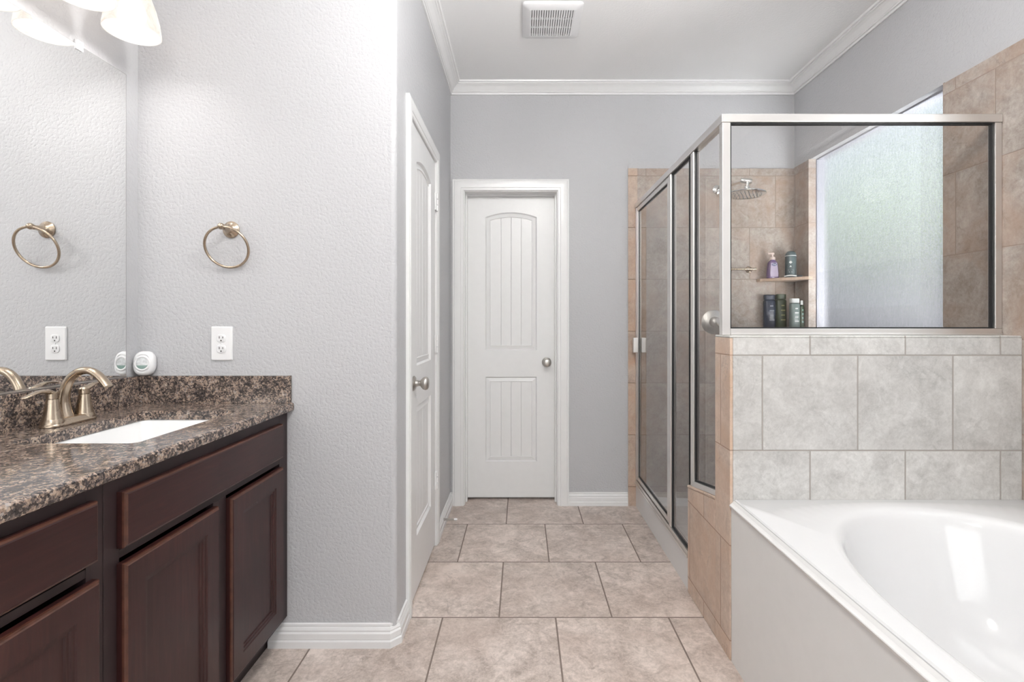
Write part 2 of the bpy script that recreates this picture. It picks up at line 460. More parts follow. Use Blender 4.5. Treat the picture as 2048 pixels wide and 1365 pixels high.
# ------------------------------------------------------------------ shell
o = MB().box(XL - 0.12, XR + 0.12, Y0 - 0.12, YB + 0.5, -0.12, 0).build('floor', M['tile_floor'], smooth=0)
structure(o, 'brown stone-look square tile floor', 'floor')
o = MB().box(XL - 0.12, XR + 0.12, Y0 - 0.12, YB + 0.12, ZC, ZC + 0.12).build('ceiling', M['ceiling'], smooth=0)
structure(o, 'pale grey textured ceiling', 'ceiling')
o = MB().box(XL - 0.12, XL, Y0, YF, 0, ZC).build('wall_left', M['wall'], smooth=0)
structure(o, 'light grey wall behind the mirror and vanity', 'wall')
W3 = (-1.12, 1.48, 0.55, 2.40)
b = MB(); b.box(XL - 0.12, W3[0], Y0 - 0.12, Y0, 0, ZC); b.box(W3[1], XR + 0.12, Y0 - 0.12, Y0, 0, ZC)
b.box(W3[0], W3[1], Y0 - 0.12, Y0, 0, W3[2]); b.box(W3[0], W3[1], Y0 - 0.12, Y0, W3[3], ZC)
o = b.build('wall_rear', M['wall'], smooth=0)
structure(o, 'light grey wall behind the viewer', 'wall')
# L-shaped wall beside the vanity with a rounded outer corner; closet opening in its long side
DL0, DL1, DT = 2.045, 2.640, 2.05
r = 0.02
arc = [(XJ - r + r * math.sin(R(a)), YF + r - r * math.cos(R(a))) for a in range(0, 91, 15)]
b = MB()
b.prism([(XL - 0.12, YF)] + arc + [(XJ, DL0), (XJ - 0.115, DL0), (XJ - 0.115, YF + 0.115), (XL - 0.12, YF + 0.115)], 2, 0, ZC)
b.box(XJ - 0.115, XJ, DL0, DL1, DT, ZC)
b.box(XJ - 0.115, XJ, DL1, YB, 0, ZC)
b.box(XJ - 0.15, XJ - 0.1155, DL0 - 0.05, DL1 + 0.05, 0, DT + 0.05)  # added backing panel that blocks light behind the closet door
o = b.build('wall_front', M['wall'], smooth=40)
structure(o, 'light grey textured wall with rounded corner beside the vanity', 'wall')
# far wall with door opening
DB0, DB1 = -0.375, 0.235
b = MB()
b.box(XJ - 0.115, DB0, YB, YB + 0.14, 0, ZC); b.box(DB1, XR + 0.12, YB, YB + 0.14, 0, ZC); b.box(DB0, DB1, YB, YB + 0.14, DT, ZC)
b.box(DB0 - 0.05, DB1 + 0.05, YB + 0.1405, YB + 0.17, 0, DT + 0.05)  # added panel behind the far door, keeps outside light from its gap
o = b.build('wall_back', M['wall'], smooth=0)
structure(o, 'light grey far wall with a narrow white door', 'wall')
wall_back = o
b = MB(); b.box(0.694, XR, YB - 0.012, YB, 0, 2.194)
b.build('tile_panel', M['tile_back'], wall_back, smooth=0, bevel=0.003)
b = MB(); b.box(0.692, 0.752, YB - 0.0135, YB - 0.0119, 0, 2.194)
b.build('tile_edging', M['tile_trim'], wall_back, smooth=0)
# right wall with two window openings
W1 = (2.068, 3.050, 1.10, 2.20)
W2 = (0.47, 1.47, 1.24, 2.26)
b = MB()
def wallpieces(b, x0, x1, ya, yb, za, zb, holes):
    ys = ya
    for (h0, h1, k0, k1) in sorted(holes):
        b.box(x0, x1, ys, h0, za, zb)
        if k0 > za: b.box(x0, x1, h0, h1, za, k0)
        if k1 < zb: b.box(x0, x1, h0, h1, k1, zb)
        ys = h1
    b.box(x0, x1, ys, yb, za, zb)
wallpieces(b, XR, XR + 0.12, Y0, YB, 0, ZC, [W1, W2])
wall_right = b.build('wall_right', M['wall'], smooth=0)
structure(wall_right, 'light grey window wall on the right', 'wall')
b = MB()
wallpieces(b, XR - 0.011, XR, 0.1, YB - 0.0125, 0, 2.197, [(W1[0], W1[1], W1[2], 2.197), (W2[0] - 0.10, W2[1] + 0.10, W2[2] - 0.10, 2.197)])
b.build('tile_panel', M['tile_right'], wall_right, smooth=0)
# tiled reveal around the shower window
b = MB()
b.box(XR - 0.011, XR + 0.035, W1[0], W1[0] + 0.006, W1[2], W1[3]); b.box(XR - 0.011, XR + 0.035, W1[1] - 0.006, W1[1], W1[2], W1[3])
b.box(XR - 0.011, XR + 0.035, W1[0] + 0.006, W1[1] - 0.006, W1[2], W1[2] + 0.006)
b.build('tile_reveal', M['tile_right'], wall_right, smooth=0)

# window_1: textured glass in the shower
b = MB()
x0, x1 = XR + 0.036, XR + 0.125
b.box(x0, x1, W1[0], W1[0] + 0.012, W1[2], W1[3]); b.box(x0, x1, W1[1] - 0.012, W1[1], W1[2], W1[3])
b.box(x0, x1, W1[0] + 0.012, W1[1] - 0.012, W1[2], W1[2] + 0.012); b.box(x0, x1, W1[0] + 0.012, W1[1] - 0.012, W1[3] - 0.008, W1[3])
M['alu'] = simple('grey_window_frame', (0.33, 0.33, 0.37), 0.5, namp=0.03)
w1 = b.build('window_1', M['alu'], smooth=0)
structure(w1, 'textured privacy glass window inside the tiled shower', 'window')
b = MB()
b.box(x0 + 0.008, x0 + 0.013, W1[0] + 0.0125, W1[1] - 0.0125, W1[2] + 0.0125, W1[3] - 0.0085, 1)
b.bm.faces.ensure_lookup_table()
for f in b.bm.faces:
    if f.calc_center_median().x < x0 + 0.0085: f.material_index = 0
b.build('window_pane', [M['rain'], M['pane_back']], w1, smooth=0)
# window_2: over the bathtub
b = MB()
b.sweep([(XR, W2[0], W2[2]), (XR, W2[0], W2[3]), (XR, W2[1], W2[3]), (XR, W2[1], W2[2])],
        [(0, 0), (0, 0.012), (0.02, 0.02), (0.075, 0.026), (0.1, 0.016), (0.1, 0)], (-1, 0, 0), 1, closed=True)
w2 = b.build('window_2', M['trim'], smooth=30)
structure(w2, 'white cased window above the bathtub', 'window')
b = MB(); x0, x1 = XR + 0.05, XR + 0.10
b.box(x0, x1, W2[0], W2[0] + 0.035, W2[2], W2[3]); b.box(x0, x1, W2[1] - 0.035, W2[1], W2[2], W2[3])
b.box(x0, x1, W2[0] + 0.035, W2[1] - 0.035, W2[2], W2[2] + 0.035); b.box(x0, x1, W2[0] + 0.035, W2[1] - 0.035, W2[3] - 0.035, W2[3])
b.build('window_frame', M['trim'], w2, smooth=0)
MB().box(x0 + 0.02, x0 + 0.026, W2[0] + 0.036, W2[1] - 0.036, W2[2] + 0.036, W2[3] - 0.036).build('window_pane', M['clear_pane'], w2, smooth=0)

# fill_window: made-up wide window for the rear fill, out of view
b = MB()
b.sweep([(W3[0], Y0, W3[2]), (W3[0], Y0, W3[3]), (W3[1], Y0, W3[3]), (W3[1], Y0, W3[2])],
        [(0, 0), (0, 0.012), (0.02, 0.02), (0.075, 0.026), (0.1, 0.016), (0.1, 0)], (0, 1, 0), 1, closed=True)
w3 = b.build('fill_window', M['trim'], smooth=30)
structure(w3, 'added wide white cased window for fill light behind the viewer', 'window')
b = MB()
for k in range(4):
    x = W3[0] + (W3[1] - W3[0]) * k / 3
    b.box(max(W3[0], x - 0.025), min(W3[1], x + 0.025), Y0 - 0.10, Y0 - 0.05, W3[2], W3[3])
b.box(W3[0], W3[1], Y0 - 0.10, Y0 - 0.05, W3[2], W3[2] + 0.04); b.box(W3[0], W3[1], Y0 - 0.10, Y0 - 0.05, W3[3] - 0.04, W3[3])
b.build('window_frame', M['trim'], w3, smooth=0)
MB().box(W3[0] + 0.026, W3[1] - 0.026, Y0 - 0.08, Y0 - 0.075, W3[2] + 0.041, W3[3] - 0.041).build('window_pane', M['clear_pane'], w3, smooth=0)

# crown moulding, baseboards
crown = [(0, 0.068), (0.009, 0.068), (0.0105, 0.060), (0.007, 0.0585), (0.007, 0.0555), (0.0155, 0.0535), (0.0155, 0.048), (0.020, 0.045), (0.028, 0.036), (0.038, 0.0265), (0.050, 0.019),
         (0.057, 0.0165), (0.0575, 0.0105), (0.067, 0.0095), (0.070, 0.0)]
b = MB()
b.sweep([(XL, Y0, ZC), (XL, YF, ZC), (XJ, YF, ZC), (XJ, YB, ZC), (XR, YB, ZC), (XR, Y0, ZC)], crown + [(0, 0)], (0, 0, -1), -1, closed=True)
structure(b.build('trim_1', M['trim'], smooth=10), 'white crown moulding around the ceiling', 'crown moulding')
base = [(0, 0), (0.0165, 0), (0.0165, 0.024), (0.0120, 0.029), (0.0140, 0.032), (0.0140, 0.052), (0.0095, 0.057), (0.0095, 0.060), (0.0115, 0.063), (0.0085, 0.071), (0.0055, 0.074), (0.0070, 0.077), (0.0065, 0.084), (0, 0.086)]
b = MB()
b.sweep([(-0.93, YF, 0), (XJ - r * 1.2, YF, 0), (XJ, YF + r * 1.2, 0), (XJ, DL0 - 0.066, 0)], base, (0, 0, 1), 1)
structure(b.build('baseboard_front', M['trim'], smooth=12), 'white stepped baseboard wrapping the rounded wall corner', 'baseboard')
b = MB(); b.sweep([(XJ, DL1 + 0.066, 0), (XJ, YB, 0), (DB0 - 0.0735, YB, 0)], base, (0, 0, 1), 1)
structure(b.build('baseboard_left', M['trim'], smooth=12), 'short white baseboard between the two doors', 'baseboard')
b = MB(); b.sweep([(DB1 + 0.0735, YB, 0), (0.692, YB, 0)], base, (0, 0, 1), 1)
structure(b.build('baseboard_back', M['trim'], smooth=12), 'white baseboard between far door and shower tile', 'baseboard')

# ------------------------------------------------------------------ doors
def door_slab(W, z0, z1, mp, thick=0.035):
    """Two-panel arched plank door; mp(u, z, w): u across from the centre, w out of the face."""
    b = MB(); hw = W / 2; ph = 0.1725
    def arch_z(u, half, zs, zc):
        h = zc - zs; rad = (half * half + h * h) / (2 * h)
        return zc - rad + math.sqrt(max(rad * rad - u * u, 0))
    prof = [(0, 0), (0.007, -0.011), (0.031, -0.0045), (0.034, -0.0085)]
    inner = ph - prof[-1][0]
    gx = [-0.069, 0.0, 0.069]
    xs = [-1.0]
    brk = []
    for g in gx: brk += [(g - 0.003) / inner, g / inner, (g + 0.003) / inner]
    for i in range(1, 16): brk.append(-1 + i / 8)
    xs = sorted(set([-1.0, 1.0] + [round(x, 5) for x in brk]))
    def panel(zb, zs, zc):
        loops = []
        for d, w in prof:
            hwid = ph - d
            L = [(-hwid, zb + d), (hwid, zb + d)]
            for t in reversed(xs):
                u = t * hwid
                z = (arch_z(u, ph, zs, zc) if zc > zs + 1e-4 else zs) - d
                L.append((u, z))
            loops.append([mp(u, z, w) for u, z in L])
        b.loops(loops)
        d, w = prof[-1]
        for ta, tb in zip(xs, xs[1:]):
            pts = []
            for t, bot in ((ta, 1), (tb, 1), (tb, 0), (ta, 0)):
                u = t * inner
                ww = w - (0.0045 if any(abs(u - g) < 1e-4 for g in gx) else 0)
                z = zb + d if bot else (arch_z(u, ph, zs, zc) if zc > zs + 1e-4 else zs) - d
                pts.append(mp(u, z, ww))
            b.face(pts)
    panel(1.0045, 1.90, 1.933)
    panel(0.256, 0.826, 0.826)
    # stiles and rails
    b.face([mp(-hw, z0, 0), mp(-ph, z0, 0), mp(-ph, z1, 0), mp(-hw, z1, 0)])
    b.face([mp(ph, z0, 0), mp(hw, z0, 0), mp(hw, z1, 0), mp(ph, z1, 0)])
    b.face([mp(-ph, z0, 0), mp(ph, z0, 0), mp(ph, 0.256, 0), mp(-ph, 0.256, 0)])
    b.face([mp(-ph, 0.826, 0), mp(ph, 0.826, 0), mp(ph, 1.0045, 0), mp(-ph, 1.0045, 0)])
    us = [t * ph for t in xs]
    for ua, ub in zip(us, us[1:]):
        b.face([mp(ua, arch_z(ua, ph, 1.90, 1.933), 0), mp(ub, arch_z(ub, ph, 1.90, 1.933), 0), mp(ub, z1, 0), mp(ua, z1, 0)])
    # edges and back
    c = [(-hw, z0), (hw, z0), (hw, z1), (-hw, z1)]
    for (ua, za), (ub, zb) in zip(c, c[1:] + c[:1]):
        b.face([mp(ua, za, 0), mp(ub, zb, 0), mp(ub, zb, -thick), mp(ua, za, -thick)])
    b.face([mp(u, z, -thick) for u, z in c])
    return b
casing = [(0, 0), (0, 0.009), (0.004, 0.012), (0.017, 0.0125), (0.020, 0.0155), (0.030, 0.0165), (0.052, 0.0185), (0.060, 0.0175), (0.0635, 0.0145), (0.0665, 0.016), (0.073, 0.0145), (0.073, 0)]
def knob(parent, org, ax):
    b = MB(); b.lathe([(0, 0), (0.031, 0), (0.032, 0.004), (0.026, 0.009), (0.014, 0.011), (0.013, 0.02)], org, ax, 32)
    k = b.build('knob_rose', M['nickel_grey'], parent, 35)
    b = MB(); b.lathe([(0.0115, 0.018), (0.0115, 0.03), (0.019, 0.035), (0.0265, 0.043), (0.0285, 0.052), (0.0265, 0.060), (0.019, 0.065), (0.008, 0.0665), (0, 0.067)], org, ax, 32)
    b.build('knob_ball', M['nickel_grey'], parent, 60)
# door_1: far door
d1 = empty('door_1', ((DB0 + DB1) / 2, YB, 0), 'narrow white two-panel door in the far wall, knob on its right', 'door', None, 'structure')
b = MB(); b.sweep([(DB0, YB, 0), (DB0, YB, DT), (DB1, YB, DT), (DB1, YB, 0)], casing, (0, -1, 0), -1)
b.build('door_casing', M['trim'], d1, 25)
b = MB()
for x0, x1 in ((DB0, DB0 + 0.004), (DB1 - 0.004, DB1)): b.box(x0, x1, YB + 0.0005, YB + 0.139, 0, DT - 0.004)
b.box(DB0, DB1, YB + 0.0005, YB + 0.139, DT - 0.004, DT)
b.box(DB0 + 0.004, DB0 + 0.014, YB + 0.06, YB + 0.098, 0, DT - 0.004); b.box(DB1 - 0.014, DB1 - 0.004, YB + 0.06, YB + 0.098, 0, DT - 0.004)
b.box(DB0 + 0.014, DB1 - 0.014, YB + 0.06, YB + 0.098, DT - 0.014, DT - 0.004)
b.build('door_jamb', M['trim'], d1, 0)
YS = YB + 0.10
cx = (DB0 + DB1) / 2
s1 = door_slab(DB1 - DB0 - 0.014, 0.017, DT - 0.007, lambda u, z, w: (cx + u, YS - w, z)).build('door_slab', M['door'], d1, 0)
knob(d1, (0.1685, YS, 0.925), (0, -1, 0))
# door_2: closet door in the left wall
d2 = empty('door_2', (XJ, (DL0 + DL1) / 2, 0), 'white two-panel closet door in the left wall, hinges visible', 'door', None, 'structure')
b = MB(); b.sweep([(XJ, DL0, 0), (XJ, DL0, DT), (XJ, DL1, DT), (XJ, DL1, 0)], [(a * 0.9, q) for a, q in casing], (1, 0, 0), -1)
b.build('door_casing', M['trim'], d2, 25)
b = MB()
b.box(XJ - 0.114, XJ - 0.0005, DL0, DL0 + 0.004, 0, DT - 0.004); b.box(XJ - 0.114, XJ - 0.0005, DL1 - 0.004, DL1, 0, DT - 0.004)
b.box(XJ - 0.114, XJ - 0.0005, DL0, DL1, DT - 0.004, DT)
b.build('door_jamb', M['trim'], d2, 0)
cy = (DL0 + DL1) / 2
door_slab(DL1 - DL0 - 0.013, 0.015, DT - 0.007, lambda u, z, w: (XJ + 0.002 + w, cy + u, z)).build('door_slab', M['door'], d2, 0)
knob(d2, (XJ + 0.002, DL0 + 0.062, 0.935), (1, 0, 0))
for z in (1.835, 1.08, 0.355):
    b = MB()
    for k in range(3): b.lathe([(0, 0.002), (0.0065, 0.002), (0.0065, 0.03), (0, 0.03)], (XJ + 0.0125, DL1 - 0.004, z - 0.048 + k * 0.032), (0, 0, 1), 14)
    b.box(XJ + 0.004, XJ + 0.0115, DL1 - 0.03, DL1 - 0.004, z - 0.045, z + 0.045)
    b.build('hinge', M['trim'], d2, 30)

# ------------------------------------------------------------------ half walls round the shower
PX, PY0, PY1, PZ = 0.7365, 1.745, 1.88, 1.149
e = 0.011
hw = empty('wall_half', (PX, PY0, 0), 'tiled half wall between bathtub and shower', 'half wall', None, 'structure')
MB().box(PX + e, XR - 0.0115, PY0 + e, PY1 - e, 0, PZ - e).build('wall_core', M['wall'], hw, 0)
MB().box(PX + e, XR - 0.0115, PY0, PY0 + e, 0, PZ - 0.008).build('tile_front', M['tile_front'], hw, 0, 0.002)
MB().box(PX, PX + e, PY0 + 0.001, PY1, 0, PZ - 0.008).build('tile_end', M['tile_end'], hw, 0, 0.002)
MB().box(PX + e, XR - 0.0115, PY1 - e, PY1, 0.05, PZ - 0.008).build('tile_rear', M['tile_back'], hw, 0)
MB().box(PX, XR - 0.0115, PY0 + 0.001, PY1, PZ - 0.008, PZ).build('tile_cap', M['tile_front'], hw, 0, 0.003)
LX1 = 0.86
LW0, LW1 = 0.533, 0.474
lw = empty('wall_step', (PX, 2.19, 0), 'low brown tiled step wall beside the shower curb', 'half wall', None, 'structure')
b = MB()
b.prism([(PY1 + 0.0005, 0), (2.19, 0), (2.19, LW1 - 0.012), (PY1 + 0.0005, LW0 - 0.012)], 0, PX, LX1)
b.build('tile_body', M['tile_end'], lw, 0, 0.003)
b = MB()
b.prism([(PY1 + 0.0005, LW0 - 0.012), (2.193, LW1 - 0.012), (2.193, LW1), (PY1 + 0.0005, LW0)], 0, PX - 0.002, LX1 + 0.002)
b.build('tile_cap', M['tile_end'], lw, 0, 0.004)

# ------------------------------------------------------------------ shower pan
b = MB()
CX0, CX1 = 0.7425, 0.83
b.prism([(CX0, 0), (CX0, 0.136), (CX0 + 0.006, 0.145), (CX1 - 0.01, 0.142), (CX1, 0.13), (CX1 + 0.02, 0.06), (1.2, 0.045), (XR - 0.03, 0.06), (XR - 0.02, 0.15), (XR - 0.0125, 0.155), (XR - 0.0125, 0)], 1, 2.195, YB - 0.0135)
b.box(LX1 + 0.003, XR - 0.0125, PY1 + 0.001, 2.195, 0, 0.06)
pan = b.build('shower_pan', M['acrylic'], None, 25)
tag(pan, 'white shower pan with raised front curb on the tile floor', 'shower pan')

# ------------------------------------------------------------------ shower enclosure
GX = 0.754
enc = empty('shower_enclosure', (GX, 2.5, 0.145), 'framed glass shower enclosure standing on curb and half wall', 'shower enclosure')
HZ0, HZ1 = 1.933, 1.963
YG = 1.832
hx0, hx1 = GX - 0.018, GX + 0.018
b = MB()
b.prism([(hx0, YG - 0.018), (XR - 0.012, YG - 0.018), (XR - 0.012, YG + 0.018), (hx1, YG + 0.018), (hx1, YB - 0.0145), (hx0, YB - 0.0145)], 2, HZ0, HZ1)
b.build('header_rail', M['frame'], enc, 0, 0.002)
b = MB(); b.box(GX - 0.015, GX + 0.015, YG - 0.015, YG + 0.015, PZ + 0.0005, HZ0)
b.build('corner_post', M['frame'], enc, 0, 0.002)
b = MB(); b.box(GX + 0.0155, XR - 0.012, YG - 0.015, YG + 0.015, PZ + 0.0005, PZ + 0.024)
b.box(GX + 0.0155, XR - 0.012, YG - 0.018, YG - 0.0155, PZ + 0.0005, PZ + 0.008)
b.build('sill_rail', M['frame'], enc, 0, 0.0015)
b = MB(); b.box(XR - 0.037, XR - 0.012, YG - 0.015, YG + 0.015, PZ + 0.0245, HZ0 - 0.0005)
b.build('wall_channel', M['frame'], enc, 0, 0.0015)
def gframe(mb, ax, u0, u1, z0, z1, c, w, t=0.005):
    """thin gasket line round a pane in the plane ax=const"""
    for a0, a1, q0, q1 in ((u0, u0 + w, z0, z1), (u1 - w, u1, z0, z1), (u0 + w, u1 - w, z0, z0 + w), (u0 + w, u1 - w, z1 - w, z1)):
        if ax == 0: mb.box(c - t, c + t, a0, a1, q0, q1)
        else: mb.box(a0, a1, c - t, c + t, q0, q1)
def pane(name, parent, ax, u0, u1, z0, z1, c, mat=None):
    b = MB()
    if ax == 0: b.box(c - 0.003, c + 0.003, u0, u1, z0, z1)
    else: b.box(u0, u1, c - 0.003, c + 0.003, z0, z1)
    return b.build(name, mat or M['glass'], parent, 0)
p = pane('front_panel', enc, 1, GX + 0.0165, XR - 0.0375, PZ + 0.025, HZ0 - 0.001, YG)
b = MB(); gframe(b, 1, GX + 0.0165, XR - 0.0375, PZ + 0.0245, HZ0 - 0.0005, YG, 0.0045, 0.0075); b.build('gasket', M['rubber'], p, 0)
# curb rail, wall jamb, stiles
b = MB(); b.box(GX - 0.016, GX + 0.016, 2.197, YB - 0.0145, 0.146, 0.176); b.box(GX - 0.019, GX - 0.0165, 2.197, YB - 0.0145, 0.146, 0.158)
b.build('curb_rail', M['frame'], enc, 0, 0.002)
b = MB(); b.box(GX - 0.015, GX + 0.015, YB - 0.038, YB - 0.0145, 0.177, HZ0 - 0.0005); b.build('wall_jamb', M['frame'], enc, 0, 0.002)
b = MB(); b.box(GX - 0.015, GX + 0.015, 2.452, 2.482, 0.177, HZ0 - 0.0005); b.build('hinge_stile', M['frame'], enc, 0, 0.003)
b = MB(); b.box(GX - 0.015, GX + 0.015, 2.128, 2.162, 0.492, HZ0 - 0.0005); b.build('middle_stile', M['frame'], enc, 0, 0.003)
p = pane('side_panel', enc, 0, 2.198, 2.4515, 0.177, HZ0 - 0.001, GX)
b = MB(); gframe(b, 0, 2.1975, 2.4515, 0.1765, HZ0 - 0.0005, GX, 0.006, 0.0075)
b.box(GX - 0.0075, GX + 0.0075, 2.1625, 2.1665, 0.49, HZ0 - 0.0005)
b.build('gasket', M['rubber'], p, 0)
b = MB(); b.box(GX - 0.003, GX + 0.003, 2.1625, 2.1975, 0.49, HZ0 - 0.001); b.build('glass_strip', M['glass'], p, 0)
# pane above the low step wall, notched round the half wall
sl = (LW1 - LW0) / (2.19 - PY1)
def lz(y): return LW0 + sl * (y - PY1)
b = MB()
b.prism([(PY1 + 0.002, lz(PY1) + 0.03), (2.1275, lz(2.1275) + 0.03), (2.1275, HZ0 - 0.001), (YG + 0.0155, HZ0 - 0.001), (YG + 0.0155, PZ + 0.002), (PY1 + 0.002, PZ + 0.002)], 0, GX - 0.003, GX + 0.003)
p = b.build('step_panel', M['glass'], enc, 0)
b = MB(); b.prism([(PY1 + 0.001, lz(PY1) + 0.001), (2.1275, lz(2.1275) + 0.001), (2.1275, lz(2.1275) + 0.024), (PY1 + 0.001, lz(PY1) + 0.024)], 0, GX - 0.015, GX + 0.015)
b.box(GX - 0.015, GX + 0.015, 2.128, 2.162, lz(2.15) + 0.003, 0.4915)
b.build('sloping_rail', M['frame'], enc, 0, 0.0015)
b = MB()
b.prism([(PY1 + 0.0015, lz(PY1) + 0.0245), (2.1272, lz(2.1272) + 0.0245), (2.1272, lz(2.1272) + 0.0295), (PY1 + 0.0015, lz(PY1) + 0.0295)], 0, GX - 0.0075, GX + 0.0075)
b.box(GX - 0.0075, GX + 0.0075, 2.1215, 2.1275, lz(2.12) + 0.03, HZ0 - 0.001)
b.build('gasket', M['rubber'], p, 0)
# swinging door
dr = pane('door', enc, 0, 2.514, 3.158, 0.206, 1.905, GX)
b = MB()
for y0, y1 in ((2.487, 2.514), (3.158, 3.176)): b.box(GX - 0.012, GX + 0.012, y0, y1, 0.182, 1.929)
b.box(GX - 0.012, GX + 0.012, 2.514, 3.158, 0.182, 0.206); b.box(GX - 0.012, GX + 0.012, 2.514, 3.158, 1.905, 1.929)
b.build('door_frame', M['frame'], dr, 0, 0.002)
b = MB(); gframe(b, 0, 2.514, 3.158, 0.206, 1.905, GX, 0.004, 0.006); b.build('gasket', M['rubber'], dr, 0)
b = MB(); b.box(GX - 0.042, GX - 0.0125, 3.140, 3.170, 1.0, 1.095); b.box(GX + 0.0125, GX + 0.04, 3.140, 3.170, 1.0, 1.095)
b.build('handle', M['frame'], dr, 0, 0.003)

# ------------------------------------------------------------------ bathtub
TX0, TX1, TY0, TY1, TZ = 0.737, XR - 0.0125, 0.12, PY0 - 0.0015, 0.572
tub = empty('bathtub', (1.25, 0.95, 0), 'white drop-in bathtub with flat front apron against the tiled half wall', 'bathtub')
n = 128
ccx, ccy, ra, rb = 1.262, 0.905, 0.452, 0.755
dx0 = TX0 + 0.015
def rect_pt(a):
    c, s = math.cos(a), math.sin(a)
    t = min(((TX1 - ccx) if c > 0 else (ccx - dx0)) / max(abs(c), 1e-9), ((TY1 - ccy) if s > 0 else (ccy - TY0)) / max(abs(s), 1e-9))
    return ccx + c * t, ccy + s * t
angs = [2 * math.pi * k / n for k in range(n)]
for (px, py) in ((dx0, TY0), (dx0, TY1), (TX1, TY0), (TX1, TY1)):
    a = math.atan2(py - ccy, px - ccx) % (2 * math.pi)
    k = min(range(n), key=lambda i: abs(angs[i] - a)); angs[k] = a
def sell(a, kx, ky, p=2.25):
    c, s = math.cos(a), math.sin(a)
    rr = (abs(c / kx) ** p + abs(s / ky) ** p) ** (-1 / p)
    return ccx + c * rr, ccy + s * rr
L = [[(*rect_pt(a), TZ - 0.045) for a in angs], [(*rect_pt(a), TZ - 0.004) for a in angs],
     [(rect_pt(a)[0] + (ccx - rect_pt(a)[0]) * 0.008, rect_pt(a)[1] + (ccy - rect_pt(a)[1]) * 0.008, TZ) for a in angs]]
for d, z in ((-0.012, TZ), (-0.002, TZ - 0.0015), (0.006, TZ - 0.007), (0.012, TZ - 0.016), (0.018, TZ - 0.034), (0.026, TZ - 0.07), (0.045, TZ - 0.15), (0.07, TZ - 0.24), (0.10, TZ - 0.32), (0.14, TZ - 0.37), (0.19, TZ - 0.395), (0.26, TZ - 0.405)):
    L.append([(*sell(a, ra - d, rb - d * 1.35), z) for a in angs])
L.append([(ccx + 0.02 * math.cos(a), ccy + 0.03 * math.sin(a), TZ - 0.408) for a in angs])
b = MB(); b.loops(L, False, True)
basin = b.build('basin', M['acrylic'], tub, 40)
b = MB()
b.prism([(TX0 + 0.004, 0), (TX0 + 0.003, TZ - 0.034), (TX0 - 0.002, TZ - 0.028), (TX0 - 0.0035, TZ - 0.022), (TX0 - 0.002, TZ - 0.0195), (TX0 + 0.0005, TZ - 0.0185),
         (TX0 + 0.0055, TZ - 0.0130), (TX0 + 0.0062, TZ - 0.0135), (TX0 + 0.0072, TZ - 0.0118), (TX0 + 0.0125, TZ - 0.0050), (TX0 + 0.0135, TZ - 0.0065), (TX0 + 0.0144, TZ - 0.0080), (TX0 + 0.0144, 0)], 1, TY0, TY1)
b.build('apron', M['apron'], tub, 30)
b = MB(); b.lathe([(0, 0), (0.032, 0), (0.034, 0.004), (0.02, 0.008), (0, 0.009)], (ccx - ra + 0.066, 0.905, TZ - 0.12), (1, 0, 0.25), 24)
b.build('overflow_cover', M['chrome'], basin, 40)

# ------------------------------------------------------------------ vanity
XF, XFD = -0.8645, -0.8445                # face frame, door faces
def face_panel(y0, y1, z0, z1, recess, t=0.0195):
    b = MB()
    def rect(d, x): return [(x, y0 + d, z0 + d), (x, y1 - d, z0 + d), (x, y1 - d, z1 - d), (x, y0 + d, z1 - d)]
    L = [rect(0, XFD - t), rect(0, XFD - 0.008), rect(0.0015, XFD - 0.004), rect(0.005, XFD - 0.0025), rect(0.007, XFD)]
    if recess: L += [rect(0.056, XFD), rect(0.058, XFD - 0.003), rect(0.064, XFD - 0.0035), rect(0.066, XFD - 0.007), rect(0.071, XFD - 0.0075), rect(0.073, XFD - 0.011)]
    b.loops(L, True, True)
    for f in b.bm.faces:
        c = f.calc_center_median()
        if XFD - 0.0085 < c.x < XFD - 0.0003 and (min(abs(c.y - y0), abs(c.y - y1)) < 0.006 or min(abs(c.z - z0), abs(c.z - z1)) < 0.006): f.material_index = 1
    return b
def cabinet(y0, y1, name, label, fronts, seam, wall_end):
    c = empty(name, ((XL + XF) / 2, (y0 + y1) / 2, 0), label, 'cabinet', 'dark vanity cabinets under the granite worktop')
    b = MB()
    t = 0.018
    b.box(XL + 0.002, XF - 0.02, y0, y0 + t, 0.10, 0.868); b.box(XL + 0.002, XF - 0.02, y1 - t, y1, 0.10, 0.868)
    b.box(XL + 0.002, XF - 0.02, y0 + t, y1 - t, 0.10, 0.118); b.box(XL + 0.002, XL + 0.012, y0 + t, y1 - t, 0.118, 0.868)
    b.box(-0.95, -0.935, y0, y1, 0.0, 0.10)                       # toe kick
    b.build('body', M['wood_dark'], c, 0)
    b = MB()
    st = 0.04
    b.box(XF - 0.02, XF, y0, y0 + st, 0.112, 0.868); b.box(XF - 0.02, XF, y1 - (0.06 if wall_end else st), y1, 0.112, 0.868)
    e1 = y1 - (0.06 if wall_end else st)
    b.box(XF - 0.02, XF, y0 + st, e1, 0.826, 0.868); b.box(XF - 0.02, XF, y0 + st, e1, 0.690, 0.708); b.box(XF - 0.02, XF, y0 + st, e1, 0.112, 0.14)
    if seam: b.box(XF - 0.02, XF, seam - 0.03, seam + 0.03, 0.14, 0.69)
    b.build('face_frame', M['wood_dark'], c, 0, 0.001)
    for kind, a0, a1, z0, z1 in fronts:
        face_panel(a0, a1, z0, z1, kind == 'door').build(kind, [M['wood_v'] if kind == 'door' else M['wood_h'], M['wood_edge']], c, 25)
    return c
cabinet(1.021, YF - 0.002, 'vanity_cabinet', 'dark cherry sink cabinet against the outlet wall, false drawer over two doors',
        [('drawer_front', 1.054, 1.759, 0.714, 0.835), ('door', 1.054, 1.386, 0.137, 0.681), ('door', 1.444, 1.759, 0.137, 0.681)], 1.415, True)
